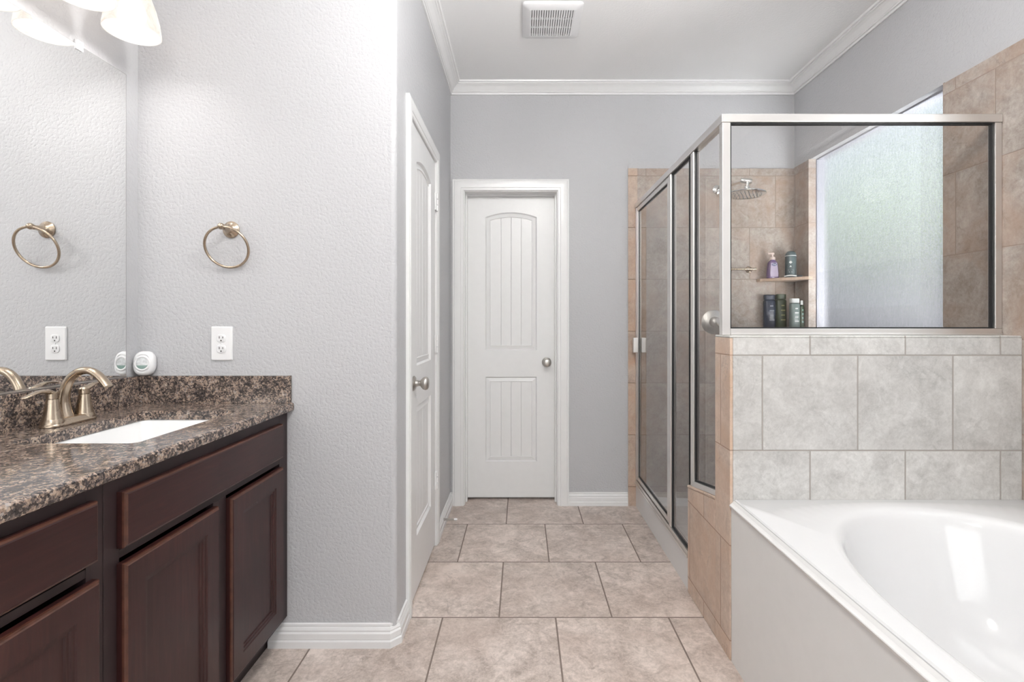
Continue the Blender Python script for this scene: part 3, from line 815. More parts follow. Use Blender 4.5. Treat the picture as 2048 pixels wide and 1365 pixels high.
cabinet(0.46, 1.020, 'vanity_cabinet', 'dark cherry cabinet at the lower left picture edge, drawer above door',
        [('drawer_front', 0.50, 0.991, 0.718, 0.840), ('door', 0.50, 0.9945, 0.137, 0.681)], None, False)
# granite worktop with a rectangular cutout
CT0, CT1, CF = 0.870, 0.900, -0.839
sx0, sx1, sy0, sy1 = -1.262, -0.948, 1.213, 1.655
ct = empty('countertop', ((XL + CF) / 2, 1.2, CT0), 'speckled brown and black granite worktop with backsplash', 'countertop')
def rrect(x0, x1, y0, y1, r, k=6):
    P = []
    for cx_, cy_, a0 in ((x1 - r, y1 - r, 0), (x0 + r, y1 - r, 90), (x0 + r, y0 + r, 180), (x1 - r, y0 + r, 270)):
        for i in range(k + 1):
            a = R(a0 + 90 * i / k); P.append((cx_ + r * math.cos(a), cy_ + r * math.sin(a)))
    return P
inn = rrect(sx0, sx1, sy0, sy1, 0.025)
ox0, ox1, oy0, oy1 = XL + 0.0015, CF, 0.44, YF - 0.0015
def to_rect(q, d=0.0):
    c0, c1 = (sx0 + sx1) / 2, (sy0 + sy1) / 2
    vx, vy = q[0] - c0, q[1] - c1
    k0 = (ox1 - d - c0) if vx > 0 else (c0 - ox0); k1 = (oy1 - c1) if vy > 0 else (c1 - oy0)
    t = min(k0 / max(abs(vx), 1e-9), k1 / max(abs(vy), 1e-9))
    return (c0 + vx * t, c1 + vy * t)
# slab pieces around the cutout, front edge rounded
prof = [(CT0, CF - 0.006), (CT0 + 0.003, CF - 0.0015), (CT0 + 0.010, CF), (CT1 - 0.010, CF), (CT1 - 0.003, CF - 0.002), (CT1, CF - 0.008)]
b = MB()
b.prism([(sx1, CT0)] + [(x, z) for z, x in prof] + [(sx1, CT1)], 1, oy0, oy1)
b.box(ox0, sx0, oy0, oy1, CT0, CT1)
b.box(sx0, sx1, oy0, sy0, CT0, CT1); b.box(sx0, sx1, sy1, oy1, CT0, CT1)
for cx_, cy_, px, py in ((sx1 - 0.022, sy1 - 0.022, sx1, sy1), (sx0 + 0.022, sy1 - 0.022, sx0, sy1), (sx0 + 0.022, sy0 + 0.022, sx0, sy0), (sx1 - 0.022, sy0 + 0.022, sx1, sy0)):
    a0 = math.atan2(py - cy_, px - cx_)
    A = [a0 - R(45) + R(90) * i / 6 for i in range(7)]
    P = [(cx_ + 0.022 * math.cos(a), cy_ + 0.022 * math.sin(a)) for a in A]
    b.prism(P + [(px, py)], 2, CT0, CT1)
b.build('slab', M['granite'], ct, 25)
b = MB(); b.box(XL + 0.0015, XL + 0.020, oy0, YF - 0.0015, CT1, 1.0); b.build('backsplash', M['granite'], ct, 0, 0.0015)
b = MB(); b.prism([(XL + 0.0205, YF - 0.0015), (-0.848, YF - 0.0015), (-0.848, YF - 0.010), (-0.858, YF - 0.020), (XL + 0.0205, YF - 0.020)], 2, CT1, 1.0); b.build('side_splash', M['granite'], ct, 0, 0.001)
# undermount sink
b = MB()
o_ = rrect(sx0 - 0.012, sx1 + 0.012, sy0 - 0.012, sy1 + 0.012, 0.035)
def rr_off(d, r_): return rrect(sx0 + d, sx1 - d, sy0 + d, sy1 - d, r_)
Ls = [(rr_off(-0.014, 0.036), CT0 - 0.03), (rr_off(-0.014, 0.036), CT0 - 0.0008), (rr_off(-0.003, 0.027), CT0 - 0.0008), (rr_off(0.000, 0.026), CT0 - 0.006), (rr_off(0.010, 0.035), CT0 - 0.07), (rr_off(0.022, 0.045), CT0 - 0.112), (rr_off(0.05, 0.05), CT0 - 0.128), (rr_off(0.13, 0.02), CT0 - 0.134)]
b.loops([[(x, y, z) for x, y in P] for P, z in Ls], False, True)
sink = b.build('sink', M['porcelain'], None, 50)
tag(sink, 'white rectangular undermount sink set in the granite worktop', 'sink')
b = MB(); b.lathe([(0, 0), (0.022, 0), (0.024, 0.003), (0.016, 0.0045), (0, 0.0045)], ((sx0 + sx1) / 2, (sy0 + sy1) / 2, CT0 - 0.1335), (0, 0, 1), 24)
b.build('drain', M['nickel'], sink, 40)

# ------------------------------------------------------------------ faucet
FX, FY, FZ = -1.333, 1.455, CT1
fa = empty('faucet', (FX, FY, FZ), 'brushed nickel two-handle faucet on the granite worktop', 'faucet')
def capsule(hl, hw_, k=12):
    P = []
    for i in range(k + 1): a = R(-90 + 180 * i / k); P.append((hw_ * math.sin(a) * -1, hl - hw_ + hw_ * math.cos(a)))
    for i in range(k + 1): a = R(90 + 180 * i / k); P.append((hw_ * math.sin(a) * -1, -(hl - hw_) + hw_ * math.cos(a)))
    return P
b = MB()
b.loops([[(FX + x, FY + y, FZ + z) for x, y in capsule(hl, w_)] for hl, w_, z in ((0.080, 0.029, 0.0008), (0.0805, 0.0295, 0.004), (0.079, 0.028, 0.008), (0.074, 0.023, 0.013), (0.070, 0.0185, 0.019), (0.066, 0.015, 0.021))], True, True)
b.build('base_plate', M['nickel'], fa, 50)
for sg in (-1, 1):
    hy = FY + sg * 0.051
    b = MB(); b.lathe([(0.0275, 0.006), (0.0265, 0.016), (0.0235, 0.022), (0.0232, 0.0235), (0.0205, 0.036), (0.0175, 0.055), (0.0150, 0.072), (0.0140, 0.0785), (0.0125, 0.0795), (0.0125, 0.081), (0.0142, 0.0815), (0.0138, 0.095), (0.0100, 0.099), (0, 0.100)], (FX, hy, FZ), (0, 0, 1), 36)
    hb = b.build('handle_body', M['nickel'], fa, 30)
    path = [(0, -0.010, 0.0905), (0, 0.002, 0.0960), (0, 0.016, 0.1015), (0, 0.032, 0.1045), (0, 0.050, 0.1030), (0, 0.067, 0.0975), (0, 0.082, 0.0935), (0, 0.090, 0.0925)]
    if sg > 0: path = [(0, -0.012, 0.0915), (0, 0.000, 0.0945), (0, 0.014, 0.0985), (0, 0.028, 0.1045), (0, 0.042, 0.1080), (0, 0.058, 0.1075), (0, 0.074, 0.1045), (0, 0.082, 0.1035)]
    rad = [(0.010, 0.003), (0.0135, 0.0065), (0.0125, 0.0065), (0.0105, 0.0050), (0.0100, 0.0040), (0.0105, 0.0032), (0.0090, 0.0028), (0.0035, 0.0015)]
    b = MB(); b.tube([(FX + x, hy + sg * y, FZ + z) for x, y, z in path], rad, 16); b.build('lever', M['nickel'], fa, 60)
pts = [(-0.008, 0.014), (-0.014, 0.040), (-0.016, 0.068), (-0.011, 0.100), (0.004, 0.130), (0.028, 0.150), (0.056, 0.155), (0.080, 0.146), (0.100, 0.128), (0.116, 0.108)]
def spline(P, k=6):
    out = []
    for i in range(len(P) - 1):
        p0, p1, p2, p3 = P[max(i - 1, 0)], P[i], P[i + 1], P[min(i + 2, len(P) - 1)]
        for j in range(k):
            t = j / k
            out.append(tuple(0.5 * (2 * b_ + (c - a) * t + (2 * a - 5 * b_ + 4 * c - d) * t * t + (3 * b_ - a - 3 * c + d) * t ** 3) for a, b_, c, d in zip(p0, p1, p2, p3)))
    out.append(P[-1]); return out
sp = spline([(FX + x, FY, FZ + z) for x, z in pts])
m_ = len(sp)
rad = []
for i in range(m_):
    t = i / (m_ - 1)
    rad.append((0.0215 - 0.008 * min(t / 0.35, 1) + 0.0015 * max(0, t - 0.6) / 0.4, 0.0185 - 0.0065 * min(t / 0.4, 1) - 0.004 * max(0, t - 0.5) / 0.5))
b = MB(); b.tube(sp, rad, 20, up=(1, 0, 0)); b.build('spout', M['nickel'], fa, 60)
b = MB(); b.lathe([(0.0035, 0.015), (0.0035, 0.066), (0.006, 0.070), (0.0095, 0.078), (0.010, 0.082), (0.006, 0.085), (0, 0.0855)], (FX - 0.026, FY - 0.004, FZ), (0, 0, 1), 20)
b.build('lift_rod', M['nickel'], fa, 40)

# ------------------------------------------------------------------ mirror
mir = MB().box(XL + 0.0008, XL + 0.006, 0.45, 1.762, 1.007, 2.08).build('mirror', M['mirror'], None, 0)
tag(mir, 'large frameless wall mirror above the granite backsplash', 'mirror')
b = MB(); b.box(XL + 0.0008, XL + 0.009, 0.45, 1.762, 1.0012, 1.0062); b.build('bottom_channel', M['frame'], mir, 0)
b = MB(); b.box(XL + 0.0008, XL + 0.0058, 1.7622, 1.7640, 1.007, 2.08); b.box(XL + 0.0008, XL + 0.0058, 0.45, 1.764, 2.0802, 2.0815); b.build('edge', M['grey_slot'], mir, 0)
for y in (1.575, 0.75):
    b = MB(); b.box(XL + 0.0062, XL + 0.0105, y - 0.012, y + 0.012, 2.064, 2.094); b.box(XL + 0.0008, XL + 0.0062, y - 0.012, y + 0.012, 2.0818, 2.094); b.lathe([(0, 0), (0.004, 0), (0.004, 0.002), (0, 0.003)], (XL + 0.0105, y, 2.087), (1, 0, 0), 12)
    b.build('mirror_clip', M['clip'], mir, 0, 0.0015)

# ------------------------------------------------------------------ vanity light
VX, VY, VZ = -1.270, (1.612, 1.425, 1.238, 1.051), 2.142
vl = empty('vanity_light', (XL, 1.33, 2.30), 'vanity light bar with frosted alabaster bell shades above the mirror', 'wall lamp')
b = MB(); b.loops([[(XL + x, y, z) for y, z in rrect(0.98 + d, 1.68 - d, 2.315 + d, 2.425 - d, 0.03)] for d, x in ((0, 0.001), (0, 0.012), (0.012, 0.022))], True, True)
b.build('back_plate', M['nickel'], vl, 30)
for k, y in enumerate(VY):
    b = MB()
    b.tube(spline([(XL + 0.02, y, 2.37), (XL + 0.06, y, 2.385), (XL + 0.11, y, 2.375), (VX, y, 2.345), (VX, y, 2.305)]), 0.007, 12)
    b.lathe([(0, 0.02), (0.012, 0.02), (0.022, 0.0), (0.022, -0.03), (0, -0.03)], (VX, y, 2.305), (0, 0, 1), 24)
    b.build('arm', M['nickel'], vl, 40)
    P = [(0.024, 0.165), (0.036, 0.150), (0.052, 0.120), (0.064, 0.085), (0.0735, 0.045), (0.0785, 0.010), (0.0790, 0.0)]
    P2 = [(0.0765, 0.0), (0.0755, 0.010), (0.0705, 0.045), (0.061, 0.085), (0.049, 0.120), (0.033, 0.147), (0.021, 0.162)]
    b = MB(); b.lathe(P + P2, (VX, y, VZ), (0, 0, 1), 48, False, False); sh = b.build('shade', M['shade'], vl, 60)
    b = MB(); b.lathe([(0.012, 0.150), (0.014, 0.125), (0.024, 0.105), (0.034, 0.085), (0.0375, 0.066), (0.0375, 0.055), (0.033, 0.040), (0.022, 0.028), (0.010, 0.0235), (0, 0.023)], (VX, y, VZ), (0, 0, 1), 32)
    b.build('bulb', M['bulb'], sh, 60)

# ------------------------------------------------------------------ added fill globes under the ceiling, out of view
M['globe'] = glow('fill_globe', (1.0, 0.985, 0.965), GLOBE)
for x, y, lb_ in ((0.12, 0.95, 'added fill globe under the ceiling over the walkway, out of view'), (0.15, -1.3, 'added fill globe under the ceiling behind the viewer')):
    cl = empty('fill_lamp', (x, y, ZC), lb_, 'fill lamp', 'added fill globes')
    b = MB(); b.lathe([(0.0, -0.0005), (0.075, -0.0005), (0.075, -0.02), (0.02, -0.035), (0.02, -0.06), (0.055, -0.075), (0.055, -0.095), (0, -0.095)], (x, y, ZC), (0, 0, 1), 32); b.build('canopy', M['nickel'], cl, 30)
    b = MB(); bmesh.ops.create_uvsphere(b.bm, u_segments=32, v_segments=20, radius=0.13, matrix=Matrix.Translation((x, y, ZC - 0.215))); b.build('globe', M['globe'], cl, 60)

# ------------------------------------------------------------------ exhaust fan grille
fx0, fx1, fy0, fy1 = 0.004, 0.302, 2.378, 2.678
fan = empty('exhaust_fan', (0.153, 2.528, ZC), 'square white exhaust fan grille on the ceiling', 'exhaust fan')
b = MB()
def rring(d, z, rad_=0.02): return [(x, y, z) for x, y in rrect(fx0 + d, fx1 - d, fy0 + d, fy1 - d, rad_)]
b.loops([rring(0, ZC - 0.0005), rring(0, ZC - 0.006), rring(0.006, ZC - 0.012), rring(0.035, ZC - 0.0175), rring(0.042, ZC - 0.0185, 0.006), rring(0.042, ZC - 0.010, 0.006)])
b.build('cover', M['plastic'], fan, 40)
b = MB(); b.box(fx0 + 0.035, fx1 - 0.035, fy0 + 0.035, fy1 - 0.035, ZC - 0.003, ZC - 0.001); b.build('cavity', M['cavity'], fan, 0)
b = MB()
gx0, gx1, gy0, gy1 = fx0 + 0.042, fx1 - 0.042, fy0 + 0.042, fy1 - 0.042
ns = 18
for i in range(0, ns + 1):
    x = gx0 + (gx1 - gx0) * i / ns
    b.box(x - 0.0042, x + 0.0042, gy0, gy1, ZC - 0.0185, ZC - 0.010)
for t in (1 / 3, 2 / 3):
    y = gy0 + (gy1 - gy0) * t
    b.box(gx0, gx1, y - 0.003, y + 0.003, ZC - 0.0178, ZC - 0.010)
b.build('slats', M['plastic'], fan, 0)

# ------------------------------------------------------------------ outlet, towel ring, air freshener
OX, OZ = -1.105, 1.118
ol = empty('wall_outlet', (OX, YF, OZ - 0.06), 'white duplex outlet on the wall above the side splash', 'outlet')
b = MB(); b.loops([[(x, YF - y, z) for x, z in rrect(OX - 0.0395 + d, OX + 0.0395 - d, OZ - 0.0625 + d, OZ + 0.0625 - d, 0.004)] for d, y in ((0, 0.0005), (0, 0.003), (0.003, 0.006))], True, True)
b.build('cover_plate', M['plastic'], ol, 30)
for s_ in (1, -1):
    zc = OZ + s_ * 0.0195
    b = MB(); b.loops([[(x, YF - y, z) for x, z in rrect(OX - 0.0165 + d, OX + 0.0165 - d, zc - 0.0145 + d, zc + 0.0145 - d, 0.010)] for d, y in ((0, 0.0062), (0, 0.0075), (0.001, 0.0083))], True, True)
    rc = b.build('receptacle', M['plastic'], ol, 30)
    b = MB()
    for dx, hh in ((-0.0065, 0.0045), (0.0065, 0.0038)): b.box(OX + dx - 0.0011, OX + dx + 0.0011, YF - 0.0087, YF - 0.0083, zc + 0.003 - hh, zc + 0.003 + hh)
    b.lathe([(0, 0), (0.0025, 0), (0.0025, 0.0004), (0, 0.0004)], (OX, YF - 0.0083, zc - 0.0085), (0, -1, 0), 14)
    b.build('slot', M['dark'], rc, 0)
b = MB(); b.lathe([(0, 0.006), (0.0028, 0.006), (0.0024, 0.0075), (0, 0.008)], (OX, YF, OZ), (0, -1, 0), 16); b.build('screw', M['plastic'], ol, 30)

TRX, TRZ = -1.071, 1.538
tr = empty('towel_ring', (TRX, YF, TRZ), 'brushed nickel towel ring on the wall above the outlet', 'towel ring')
b = MB(); b.lathe([(0, 0.0005), (0.0305, 0.0005), (0.031, 0.004), (0.028, 0.008), (0.020, 0.0125), (0.0125, 0.020), (0.0095, 0.032), (0.0085, 0.048), (0.0095, 0.055), (0, 0.055)], (TRX, YF, TRZ), (0, -1, 0), 36)
b.build('mount', M['nickel'], tr, 40)
b = MB(); b.lathe([(0, -0.0125), (0.006, -0.0115), (0.0105, -0.006), (0.012, 0), (0.0105, 0.006), (0.006, 0.0115), (0, 0.0125)], (TRX, YF - 0.064, TRZ + 0.001), (0, 1, 0), 24)
b.build('knob', M['nickel'], tr, 60)
rc_ = 0.0745
top = Vector((TRX, YF - 0.064, TRZ - 0.002)); bot = Vector((TRX + 0.008, YF - 0.012, TRZ - 0.139))
ctr = (top + bot) / 2; e1 = (top - bot).normalized(); e2 = Vector((1, 0.0, 0)); e2 = (e2 - e1 * e2.dot(e1)).normalized()
b = MB(); b.tube([ctr + e1 * (rc_ * math.cos(R(a))) + e2 * (rc_ * 1.05 * math.sin(R(a))) for a in range(0, 360, 5)], 0.0047, 12, up=e1.cross(e2), closed=True)
b.build('ring', M['nickel'], tr, 80)

ac = Vector((XL + 0.0415, YF - 0.0215, 1.0008))
axd = Vector((0.14, -0.99, 0.07)).normalized()
af = empty('air_freshener', ac, 'round white air freshener in the corner on top of the backsplash', 'air freshener')
upv = (Vector((0, 0, 1)) - axd * axd.z).normalized(); rtv = axd.cross(upv) * -1
cen = ac + Vector((0, 0, 0.0455))
def puck(d, t, p=2.6, s=1.0):
    out = []
    for k in range(48):
        a = 2 * math.pi * k / 48; c, s_ = math.cos(a), math.sin(a)
        rr = (abs(c) ** p + abs(s_) ** p) ** (-1 / p)
        out.append(cen + rtv * (c * rr * (0.0355 - d)) + upv * (s_ * rr * (0.0445 - d)) + axd * t)
    return out
b = MB(); b.loops([puck(0.004, -0.014), puck(0.0, -0.008), puck(0, 0.004), puck(0.003, 0.011), puck(0.008, 0.015), puck(0.0115, 0.0155), puck(0.0125, 0.013, 2.2)], True, True)
b.build('shell', M['plastic'], af, 45)
b = MB(); b.lathe([(0.0205, 0.0), (0.0275, 0.0), (0.0275, 0.003), (0.0245, 0.0048), (0.0205, 0.0035)], cen + axd * 0.013, axd, 40, False, False); b.build('ring', M['plastic'], af, 40)
M['gel_top'] = simple('gel_window', (0.60, 0.62, 0.63), 0.1, nscale=120, namp=0.2)
M['gel_green'] = simple('green_gel', (0.22, 0.32, 0.29), 0.08, nscale=60, namp=0.1)
hd = []; hd2 = []
for k in range(25):
    a = R(-20 + 220 * k / 24); hd.append(cen + axd * 0.0135 + rtv * (0.0205 * math.cos(a)) + upv * (0.0205 * math.sin(a)))
for k in range(17):
    a = R(200 + 140 * k / 16); hd2.append(cen + axd * 0.0135 + rtv * (0.0205 * math.cos(a)) + upv * (0.0205 * math.sin(a)))
b = MB(); b.loops([hd, [p + axd * 0.002 for p in hd]], True, True); b.build('window', M['gel_top'], af, 0)
b = MB(); b.loops([hd2, [p + axd * 0.002 for p in hd2]], True, True); b.build('gel', M['gel_green'], af, 0)

# ------------------------------------------------------------------ spring door stop
b = MB()
sd = Vector((XJ + 0.0128, 2.86, 0.052)); dd = Vector((1, -0.10, 0.05)).normalized()
hel = []
for k in range(0, 16 * 12 + 1):
    a = 2 * math.pi * k / 12; hel.append(sd + dd * (0.004 + 0.060 * k / 192) + Vector((0, 0, 1)) * (0.0052 * math.cos(a)) + Vector((0, 1, 0)) * (0.0052 * math.sin(a)))
b.tube(hel, 0.0014, 6)
b.lathe([(0, 0.0002), (0.009, 0.0002), (0.007, 0.005), (0, 0.005)], sd, dd, 16)
ds = b.build('door_stop', M['nickel_grey'], None, 40)
tag(ds, 'spring door stop with white tip on the baseboard behind the closet door', 'door stop')
b = MB(); b.lathe([(0, 0.063), (0.0065, 0.063), (0.0068, 0.076), (0.004, 0.080), (0, 0.080)], sd, dd, 16)
b.build('tip', M['plastic'], ds, 40)['label'] = 'white rubber tip'

# ------------------------------------------------------------------ shower fittings
SX, SZ = 1.268, 2.055
sh = empty('rain_shower', (SX, YB, SZ), 'round rain shower head on a long arm from the far shower wall', 'shower head')
yw = YB - 0.0125
b = MB(); b.lathe([(0, 0), (0.030, 0), (0.029, 0.004), (0.018, 0.010), (0.011, 0.012), (0, 0.012)], (SX, yw, SZ), (0, -1, 0), 32); b.build('flange', M['chrome'], sh, 40)
b = MB(); b.tube(spline([(SX, yw - 0.01, SZ), (SX, yw - 0.05, SZ - 0.002), (SX, yw - 0.09, SZ - 0.012), (SX + 0.005, 2.83, 2.005)]), 0.0085, 14)
b.build('arm', M['chrome'], sh, 50)
b = MB(); b.lathe([(0, -0.03), (0.012, -0.03), (0.0145, -0.022), (0.0145, 0.022), (0.012, 0.03), (0, 0.03)], (SX + 0.012, 2.815, 2.000), (1, -0.35, -0.22), 24); b.build('pivot', M['chrome'], sh, 40)
b = MB(); b.lathe([(0, 0.0), (0.009, 0.0), (0.009, -0.022), (0.014, -0.026), (0.016, -0.034), (0.014, -0.042), (0.019, -0.046), (0.019, -0.060), (0, -0.060)], (SX + 0.013, 2.80, 1.990), (0.12, 0, 1), 24); b.build('ball_joint', M['chrome'], sh, 40)
b = MB(); b.lathe([(0, 0.012), (0.02, 0.011), (0.06, 0.006), (0.102, 0.002), (0.105, -0.002), (0.104, -0.006), (0.098, -0.008), (0, -0.008)], (SX + 0.005, 2.80, 1.924), (0.03, 0.02, 1), 48)
hd_ = b.build('head_disc', M['chrome'], sh, 40)
b = MB()
for ring_, cnt in ((0.02, 6), (0.04, 12), (0.06, 18), (0.08, 24)):
    for k in range(cnt):
        a = 2 * math.pi * k / cnt
        b.lathe([(0, 0), (0.0025, 0), (0.002, -0.003), (0, -0.003)], (SX + 0.005 + ring_ * math.cos(a), 2.80 + ring_ * math.sin(a), 1.916 - ring_ * 0.035 * math.cos(a)), (0, 0, 1), 6)
b.build('nozzles', M['grey_slot'], hd_, 0)
KX, KZ = 1.246, 1.195
va = empty('shower_valve', (KX, YB, KZ), 'round nickel shower valve with lever under the shower arm', 'shower valve')
b = MB(); b.lathe([(0, 0), (0.078, 0), (0.078, 0.003), (0.070, 0.008), (0.046, 0.014), (0.040, 0.016), (0, 0.016)], (KX, yw, KZ), (0, -1, 0), 48); b.build('escutcheon', M['nickel_grey'], va, 30)
b = MB(); b.lathe([(0.034, 0.016), (0.032, 0.040), (0.026, 0.048), (0.010, 0.052), (0, 0.052)], (KX, yw, KZ), (0, -1, 0), 32, False, True); b.build('knob', M['nickel_grey'], va, 40)
b = MB(); b.tube([(KX, yw - 0.045, KZ), (KX + 0.02, yw - 0.05, KZ - 0.03), (KX + 0.035, yw - 0.052, KZ - 0.075)], [0.010, 0.008, 0.006], 14); b.build('lever', M['nickel_grey'], va, 50)
bz = 1.535
tb = empty('towel_bar', (1.40, YB, bz), 'short nickel bar on the far shower wall left of the corner shelf', 'towel bar')
b = MB(); b.tube([(1.33, yw - 0.04, bz), (1.505, yw - 0.04, bz)], 0.007, 14); b.build('bar', M['nickel'], tb, 50)
for x in (1.345, 1.475):
    b = MB(); b.lathe([(0, 0), (0.022, 0), (0.021, 0.005), (0.010, 0.010), (0.009, 0.035), (0, 0.035)], (x, yw, bz), (0, -1, 0), 24); b.build('post', M['nickel'], tb, 40)

# ------------------------------------------------------------------ corner shelves
M['shelf'] = tile_mat('shelf_tile', (0, 1), 0.2, 0.2, 9, 9, (0.38, 0.285, 0.22), (0.56, 0.44, 0.35), (0.46, 0.31, 0.21), (0.3, 0.2, 0.15), 0.002, 0.6)
def corner_shelf(z, label):
    b = MB(); xa, ya = 1.525, 2.998
    b.prism([(xa, yw - 0.0005), (xa + 0.012, yw - 0.024), (XR - 0.035, ya + 0.004), (XR - 0.0118, ya), (XR - 0.0118, yw - 0.0005)], 2, z - 0.019, z)
    o = b.build('corner_shelf', M['shelf'], None, 0, 0.002)
    return tag(o, label, 'shelf', 'corner shelves in the shower')
ZS, ZS2 = 1.474, 1.138
corner_shelf(ZS, 'upper tile corner shelf in the shower holding the soap pump')
corner_shelf(ZS2, 'lower tile corner shelf behind the glass sill, under the tall bottles')

# ------------------------------------------------------------------ bottles
def lab(n_, c, r_=0.4): return simple(n_, c, r_, namp=0.08)
M['purple'] = simple('purple_soap', (0.13, 0.085, 0.17), 0.12, namp=0.1)
M['pump'] = lab('cream_pump', (0.72, 0.60, 0.55)); M['label_lilac'] = lab('lilac_label', (0.42, 0.36, 0.46))
M['navy'] = lab('navy_plastic', (0.02, 0.028, 0.05), 0.25); M['slate'] = lab('slate_can', (0.06, 0.085, 0.09), 0.3)
M['forest'] = lab('forest_plastic', (0.04, 0.055, 0.03), 0.3); M['sage'] = lab('sage_plastic', (0.16, 0.20, 0.19), 0.3)
M['pale'] = lab('pale_print', (0.65, 0.67, 0.66)); M['greyprint'] = lab('grey_print', (0.22, 0.23, 0.27)); M['olive_print'] = lab('olive_print', (0.30, 0.30, 0.15))
M['blackp'] = lab('black_plastic', (0.015, 0.015, 0.018), 0.35); M['teal_print'] = lab('teal_print', (0.24, 0.42, 0.40)); M['bluelabel'] = lab('blue_label', (0.05, 0.06, 0.16))
def stadium(cx_, cy_, hx, hy, z, n_=28, p=3.0):
    out = []
    for k in range(n_):
        a = 2 * math.pi * k / n_; c, s_ = math.cos(a), math.sin(a)
        rr = (abs(c) ** p + abs(s_) ** p) ** (-1 / p)
        out.append((cx_ + c * rr * hx, cy_ + s_ * rr * hy, z))
    return out
# soap pump
bx, by = 1.603, 3.155
sp_ = empty('soap_bottle', (bx, by, ZS), 'purple liquid soap bottle with cream pump on the upper shower shelf', 'soap bottle')
b = MB(); b.loops([stadium(bx, by, hx, hy, ZS + z) for hx, hy, z in ((0.034, 0.021, 0.0005), (0.037, 0.023, 0.006), (0.036, 0.022, 0.03), (0.033, 0.020, 0.07), (0.029, 0.018, 0.098), (0.022, 0.016, 0.108), (0.012, 0.012, 0.116), (0.012, 0.012, 0.122))], True, True)
sb = b.build('bottle', M['purple'], sp_, 50)
b = MB()
b.loops([[(bx + u * 0.92, by - 0.0236 + abs(z - 0.006) * 0.045, ZS + z) for u, z in ((-hx, z), (hx, z))] for hx, z in ((0.026, 0.010), (0.027, 0.03), (0.024, 0.07), (0.020, 0.098))], closed=False)
lb = b.build('label', M['label_lilac'], sp_, 0); lb['label'] = 'lilac front label'
md = lb.modifiers.new('thick', 'SOLIDIFY'); md.thickness = 0.0015
b = MB(); b.lathe([(0, 0), (1, 0), (1, 1), (0, 1)], (0, 0, 0), (0, 0, 1), 28)
for v in b.bm.verts: v.co = Vector((bx + v.co.x * 0.0155, by - 0.0225 - v.co.z * 0.0012, ZS + 0.086 + v.co.y * 0.0095))
b.build('badge', M['bluelabel'], sp_, 0)
text('Dial', 0.014, (bx, by - 0.0242, ZS + 0.086), (R(90), 0, 0), M['pale'], sp_)
b = MB(); b.lathe([(0, 0.118), (0.016, 0.118), (0.016, 0.134), (0.009, 0.137), (0.005, 0.138), (0.005, 0.152), (0.011, 0.153), (0.011, 0.163), (0, 0.165)], (bx, by, ZS), (0, 0, 1), 24)
b.box(bx - 0.030, bx, by - 0.006, by + 0.006, ZS + 0.154, ZS + 0.162)
b.build('pump', M['pump'], sp_, 40)
# spray can
cx_, cy_ = 1.700, 3.120
sc_ = empty('spray_can', (cx_, cy_, ZS), 'dark slate body spray can on the upper shower shelf', 'spray can')
b = MB(); b.lathe([(0, 0.0006), (0.031, 0.0006), (0.0325, 0.004), (0.0325, 0.132), (0.031, 0.136), (0, 0.136)], (cx_, cy_, ZS), (0, 0, 1), 32); b.build('can', M['slate'], sc_, 40)
b = MB(); b.lathe([(0.0325, 0.1365), (0.0325, 0.140), (0, 0.140)], (cx_, cy_, ZS), (0, 0, 1), 32); b.build('band', M['pale'], sc_, 40)
b = MB(); b.lathe([(0.0322, 0.1405), (0.030, 0.153), (0.021, 0.166), (0.015, 0.168), (0, 0.168)], (cx_, cy_, ZS), (0, 0, 1), 32); b.build('cap', M['slate'], sc_, 40)
b = MB()
vd_ = Vector((cx_, cy_, 0)).normalized(); sd_ = Vector((vd_.y, -vd_.x, 0))
fc = Vector((cx_, cy_, ZS)) - vd_ * 0.0328
for pts_ in ([(-0.024, 0.094), (-0.004, 0.091), (0.0, 0.086), (0.004, 0.091), (0.024, 0.094), (0.006, 0.099), (0.003, 0.106), (0.0, 0.101), (-0.003, 0.106), (-0.006, 0.099)], [(-0.006, 0.066), (0.006, 0.066), (0.0, 0.078)],
             [(-0.014, 0.046), (0.014, 0.046), (0.014, 0.048), (-0.014, 0.048)], [(-0.010, 0.034), (0.010, 0.034), (0.010, 0.036), (-0.010, 0.036)]):
    q0 = [fc + sd_ * u + Vector((0, 0, z)) + vd_ * (0.0325 - math.sqrt(0.0325 ** 2 - u * u)) for u, z in pts_]
    b.loops([q0, [p - vd_ * 0.0008 for p in q0]], True, True)
b.build('emblem', M['pale'], sc_, 0)
# razor
rz = empty('razor', (1.665, 3.063, ZS), 'white and black razor lying in front of the spray can', 'razor')
b = MB(); b.tube(spline([(1.640, 3.085, ZS + 0.006), (1.655, 3.074, ZS + 0.010), (1.675, 3.063, ZS + 0.011), (1.700, 3.052, ZS + 0.0065)]), 0.0042, 10); b.build('handle', M['pale'], rz, 60)
b = MB(); b.box(1.700, 1.734, 3.046, 3.056, ZS + 0.0006, ZS + 0.011); b.build('blade_head', M['blackp'], rz, 0, 0.002)
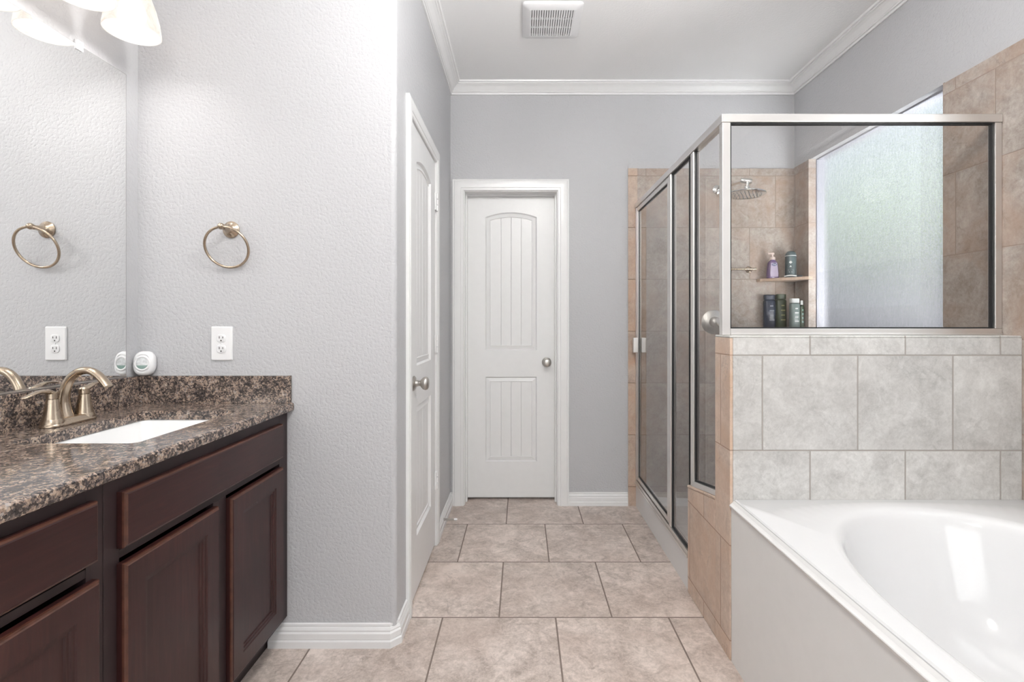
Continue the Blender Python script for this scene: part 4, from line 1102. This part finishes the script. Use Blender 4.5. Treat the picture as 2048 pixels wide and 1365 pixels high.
# tall bottles on the lower shelf
def tall(name, label, cx_, cy_, hx, hy, h, mat, capmat, print_mat, style):
    o = empty(name, (cx_, cy_, ZS2), label, 'bottle', 'tall bottles on the lower shower shelf')
    hb_ = h * 0.86
    b = MB(); b.loops([stadium(cx_, cy_, hx + d, hy + d, ZS2 + z) for d, z in ((-0.003, 0.0006), (0, 0.005), (0, hb_ - 0.012), (-0.004, hb_ - 0.003), (-0.010, hb_))], True, True)
    b.build('bottle', mat, o, 45)
    k = {'flat': 1.0, 'pump': 0.45, 'slim': 0.75}[style]
    b = MB(); b.loops([stadium(cx_, cy_, (hx - 0.002) * k, (hy - 0.002) * k, ZS2 + z) for z in (hb_ + 0.0004, h - 0.003)] + [stadium(cx_, cy_, (hx - 0.006) * k, (hy - 0.006) * k, ZS2 + h)], True, True)
    b.build('cap', capmat, o, 45)
    for j in range(4 if style != 'pump' else 7):
        zz = ZS2 + hb_ * (0.80 - j * (0.15 if style != 'pump' else 0.115)); wd = hx * (0.35, 0.5, 0.42, 0.55, 0.4, 0.5, 0.45)[j]
        b = MB(); b.box(cx_ - wd * 0.6, cx_ + wd, cy_ - hy - 0.0010, cy_ - hy + 0.001, zz - 0.004, zz + 0.004)
        b.build('print_line', print_mat, o, 0)
tall('shampoo_bottle', 'navy blue shampoo bottle, leftmost on the lower shower shelf', 1.588, 3.165, 0.036, 0.024, 0.232, M['navy'], M['navy'], M['greyprint'], 'flat')
tall('shampoo_bottle', 'dark green bottle beside the navy bottle on the lower shower shelf', 1.660, 3.165, 0.033, 0.024, 0.236, M['forest'], M['forest'], M['olive_print'], 'flat')
tall('lotion_bottle', 'sage green pump bottle with pale print on the lower shower shelf', 1.706, 3.088, 0.029, 0.022, 0.205, M['sage'], M['pale'], M['pale'], 'flat')
tall('shave_gel', 'slim dark green bottle nearest the textured window on the lower shelf', 1.749, 3.085, 0.0125, 0.0125, 0.192, M['forest'], M['pale'], M['teal_print'], 'slim')

# ------------------------------------------------------------------ outdoors beyond the windows
M['lawn'] = simple('outside_paving', (0.40, 0.40, 0.42), 0.8, nscale=4, namp=0.1)
o = MB().box(XR + 0.13, 14, -8, 18, -0.35, -0.25).build('ground', M['lawn'], None, 0)
structure(o, 'pale paving outside the window', 'ground')
M['fence'] = simple('weathered_fence', (0.31, 0.31, 0.345), 0.8, nscale=9, namp=0.12)
b = MB()
for k in range(90):
    y = -6 + k * 0.2
    b.box(4.2, 4.222, y, y + 0.192, -0.249, 1.88 + 0.01 * (k % 3))
b.box(4.223, 4.26, -6, 12, 0.3, 0.39); b.box(4.223, 4.26, -6, 12, 1.6, 1.69)
fn = b.build('garden_fence', M['fence'], None, 0)
tag(fn, 'grey board fence blurred behind the textured shower window', 'fence')
M['leaf'] = simple('leaf_green', (0.27, 0.45, 0.03), 0.6, nscale=6, namp=0.3); M['leaf2'] = simple('leaf_dark', (0.10, 0.24, 0.10), 0.6, nscale=6, namp=0.4)
def bush(x, y, rx, rz_, z, mat, label):
    b = MB(); bmesh.ops.create_icosphere(b.bm, subdivisions=4, radius=1.0)
    rnd = random.Random(int(x * 100 + y * 37))
    ph = [(rnd.uniform(2, 7), rnd.uniform(2, 7), rnd.uniform(2, 7), rnd.uniform(0, 6)) for _ in range(7)]
    for v in b.bm.verts:
        c = v.co; d = 1 + sum(0.05 * math.sin(a * c.x + p + bb * c.y + cc * c.z) for a, bb, cc, p in ph)
        v.co = Vector((x + c.x * rx * d, y + c.y * rx * d, max(-0.24, z + c.z * rz_ * d)))
    o = b.build('garden_bush', mat, None, 60)
    return tag(o, label, 'bush', 'bushes behind the fence')
bush(6.2, 5.8, 0.80, 1.60, 1.2, M['leaf'], 'bright yellow-green bush behind the fence, blurred in window middle')
bush(6.6, 8.05, 0.95, 1.6, 1.15, M['leaf2'], 'dark green bush behind the fence, blurred toward window left')
bush(6.4, 3.7, 0.9, 1.3, 1.2, M['leaf2'], 'dark green bush behind the fence toward the window right edge')
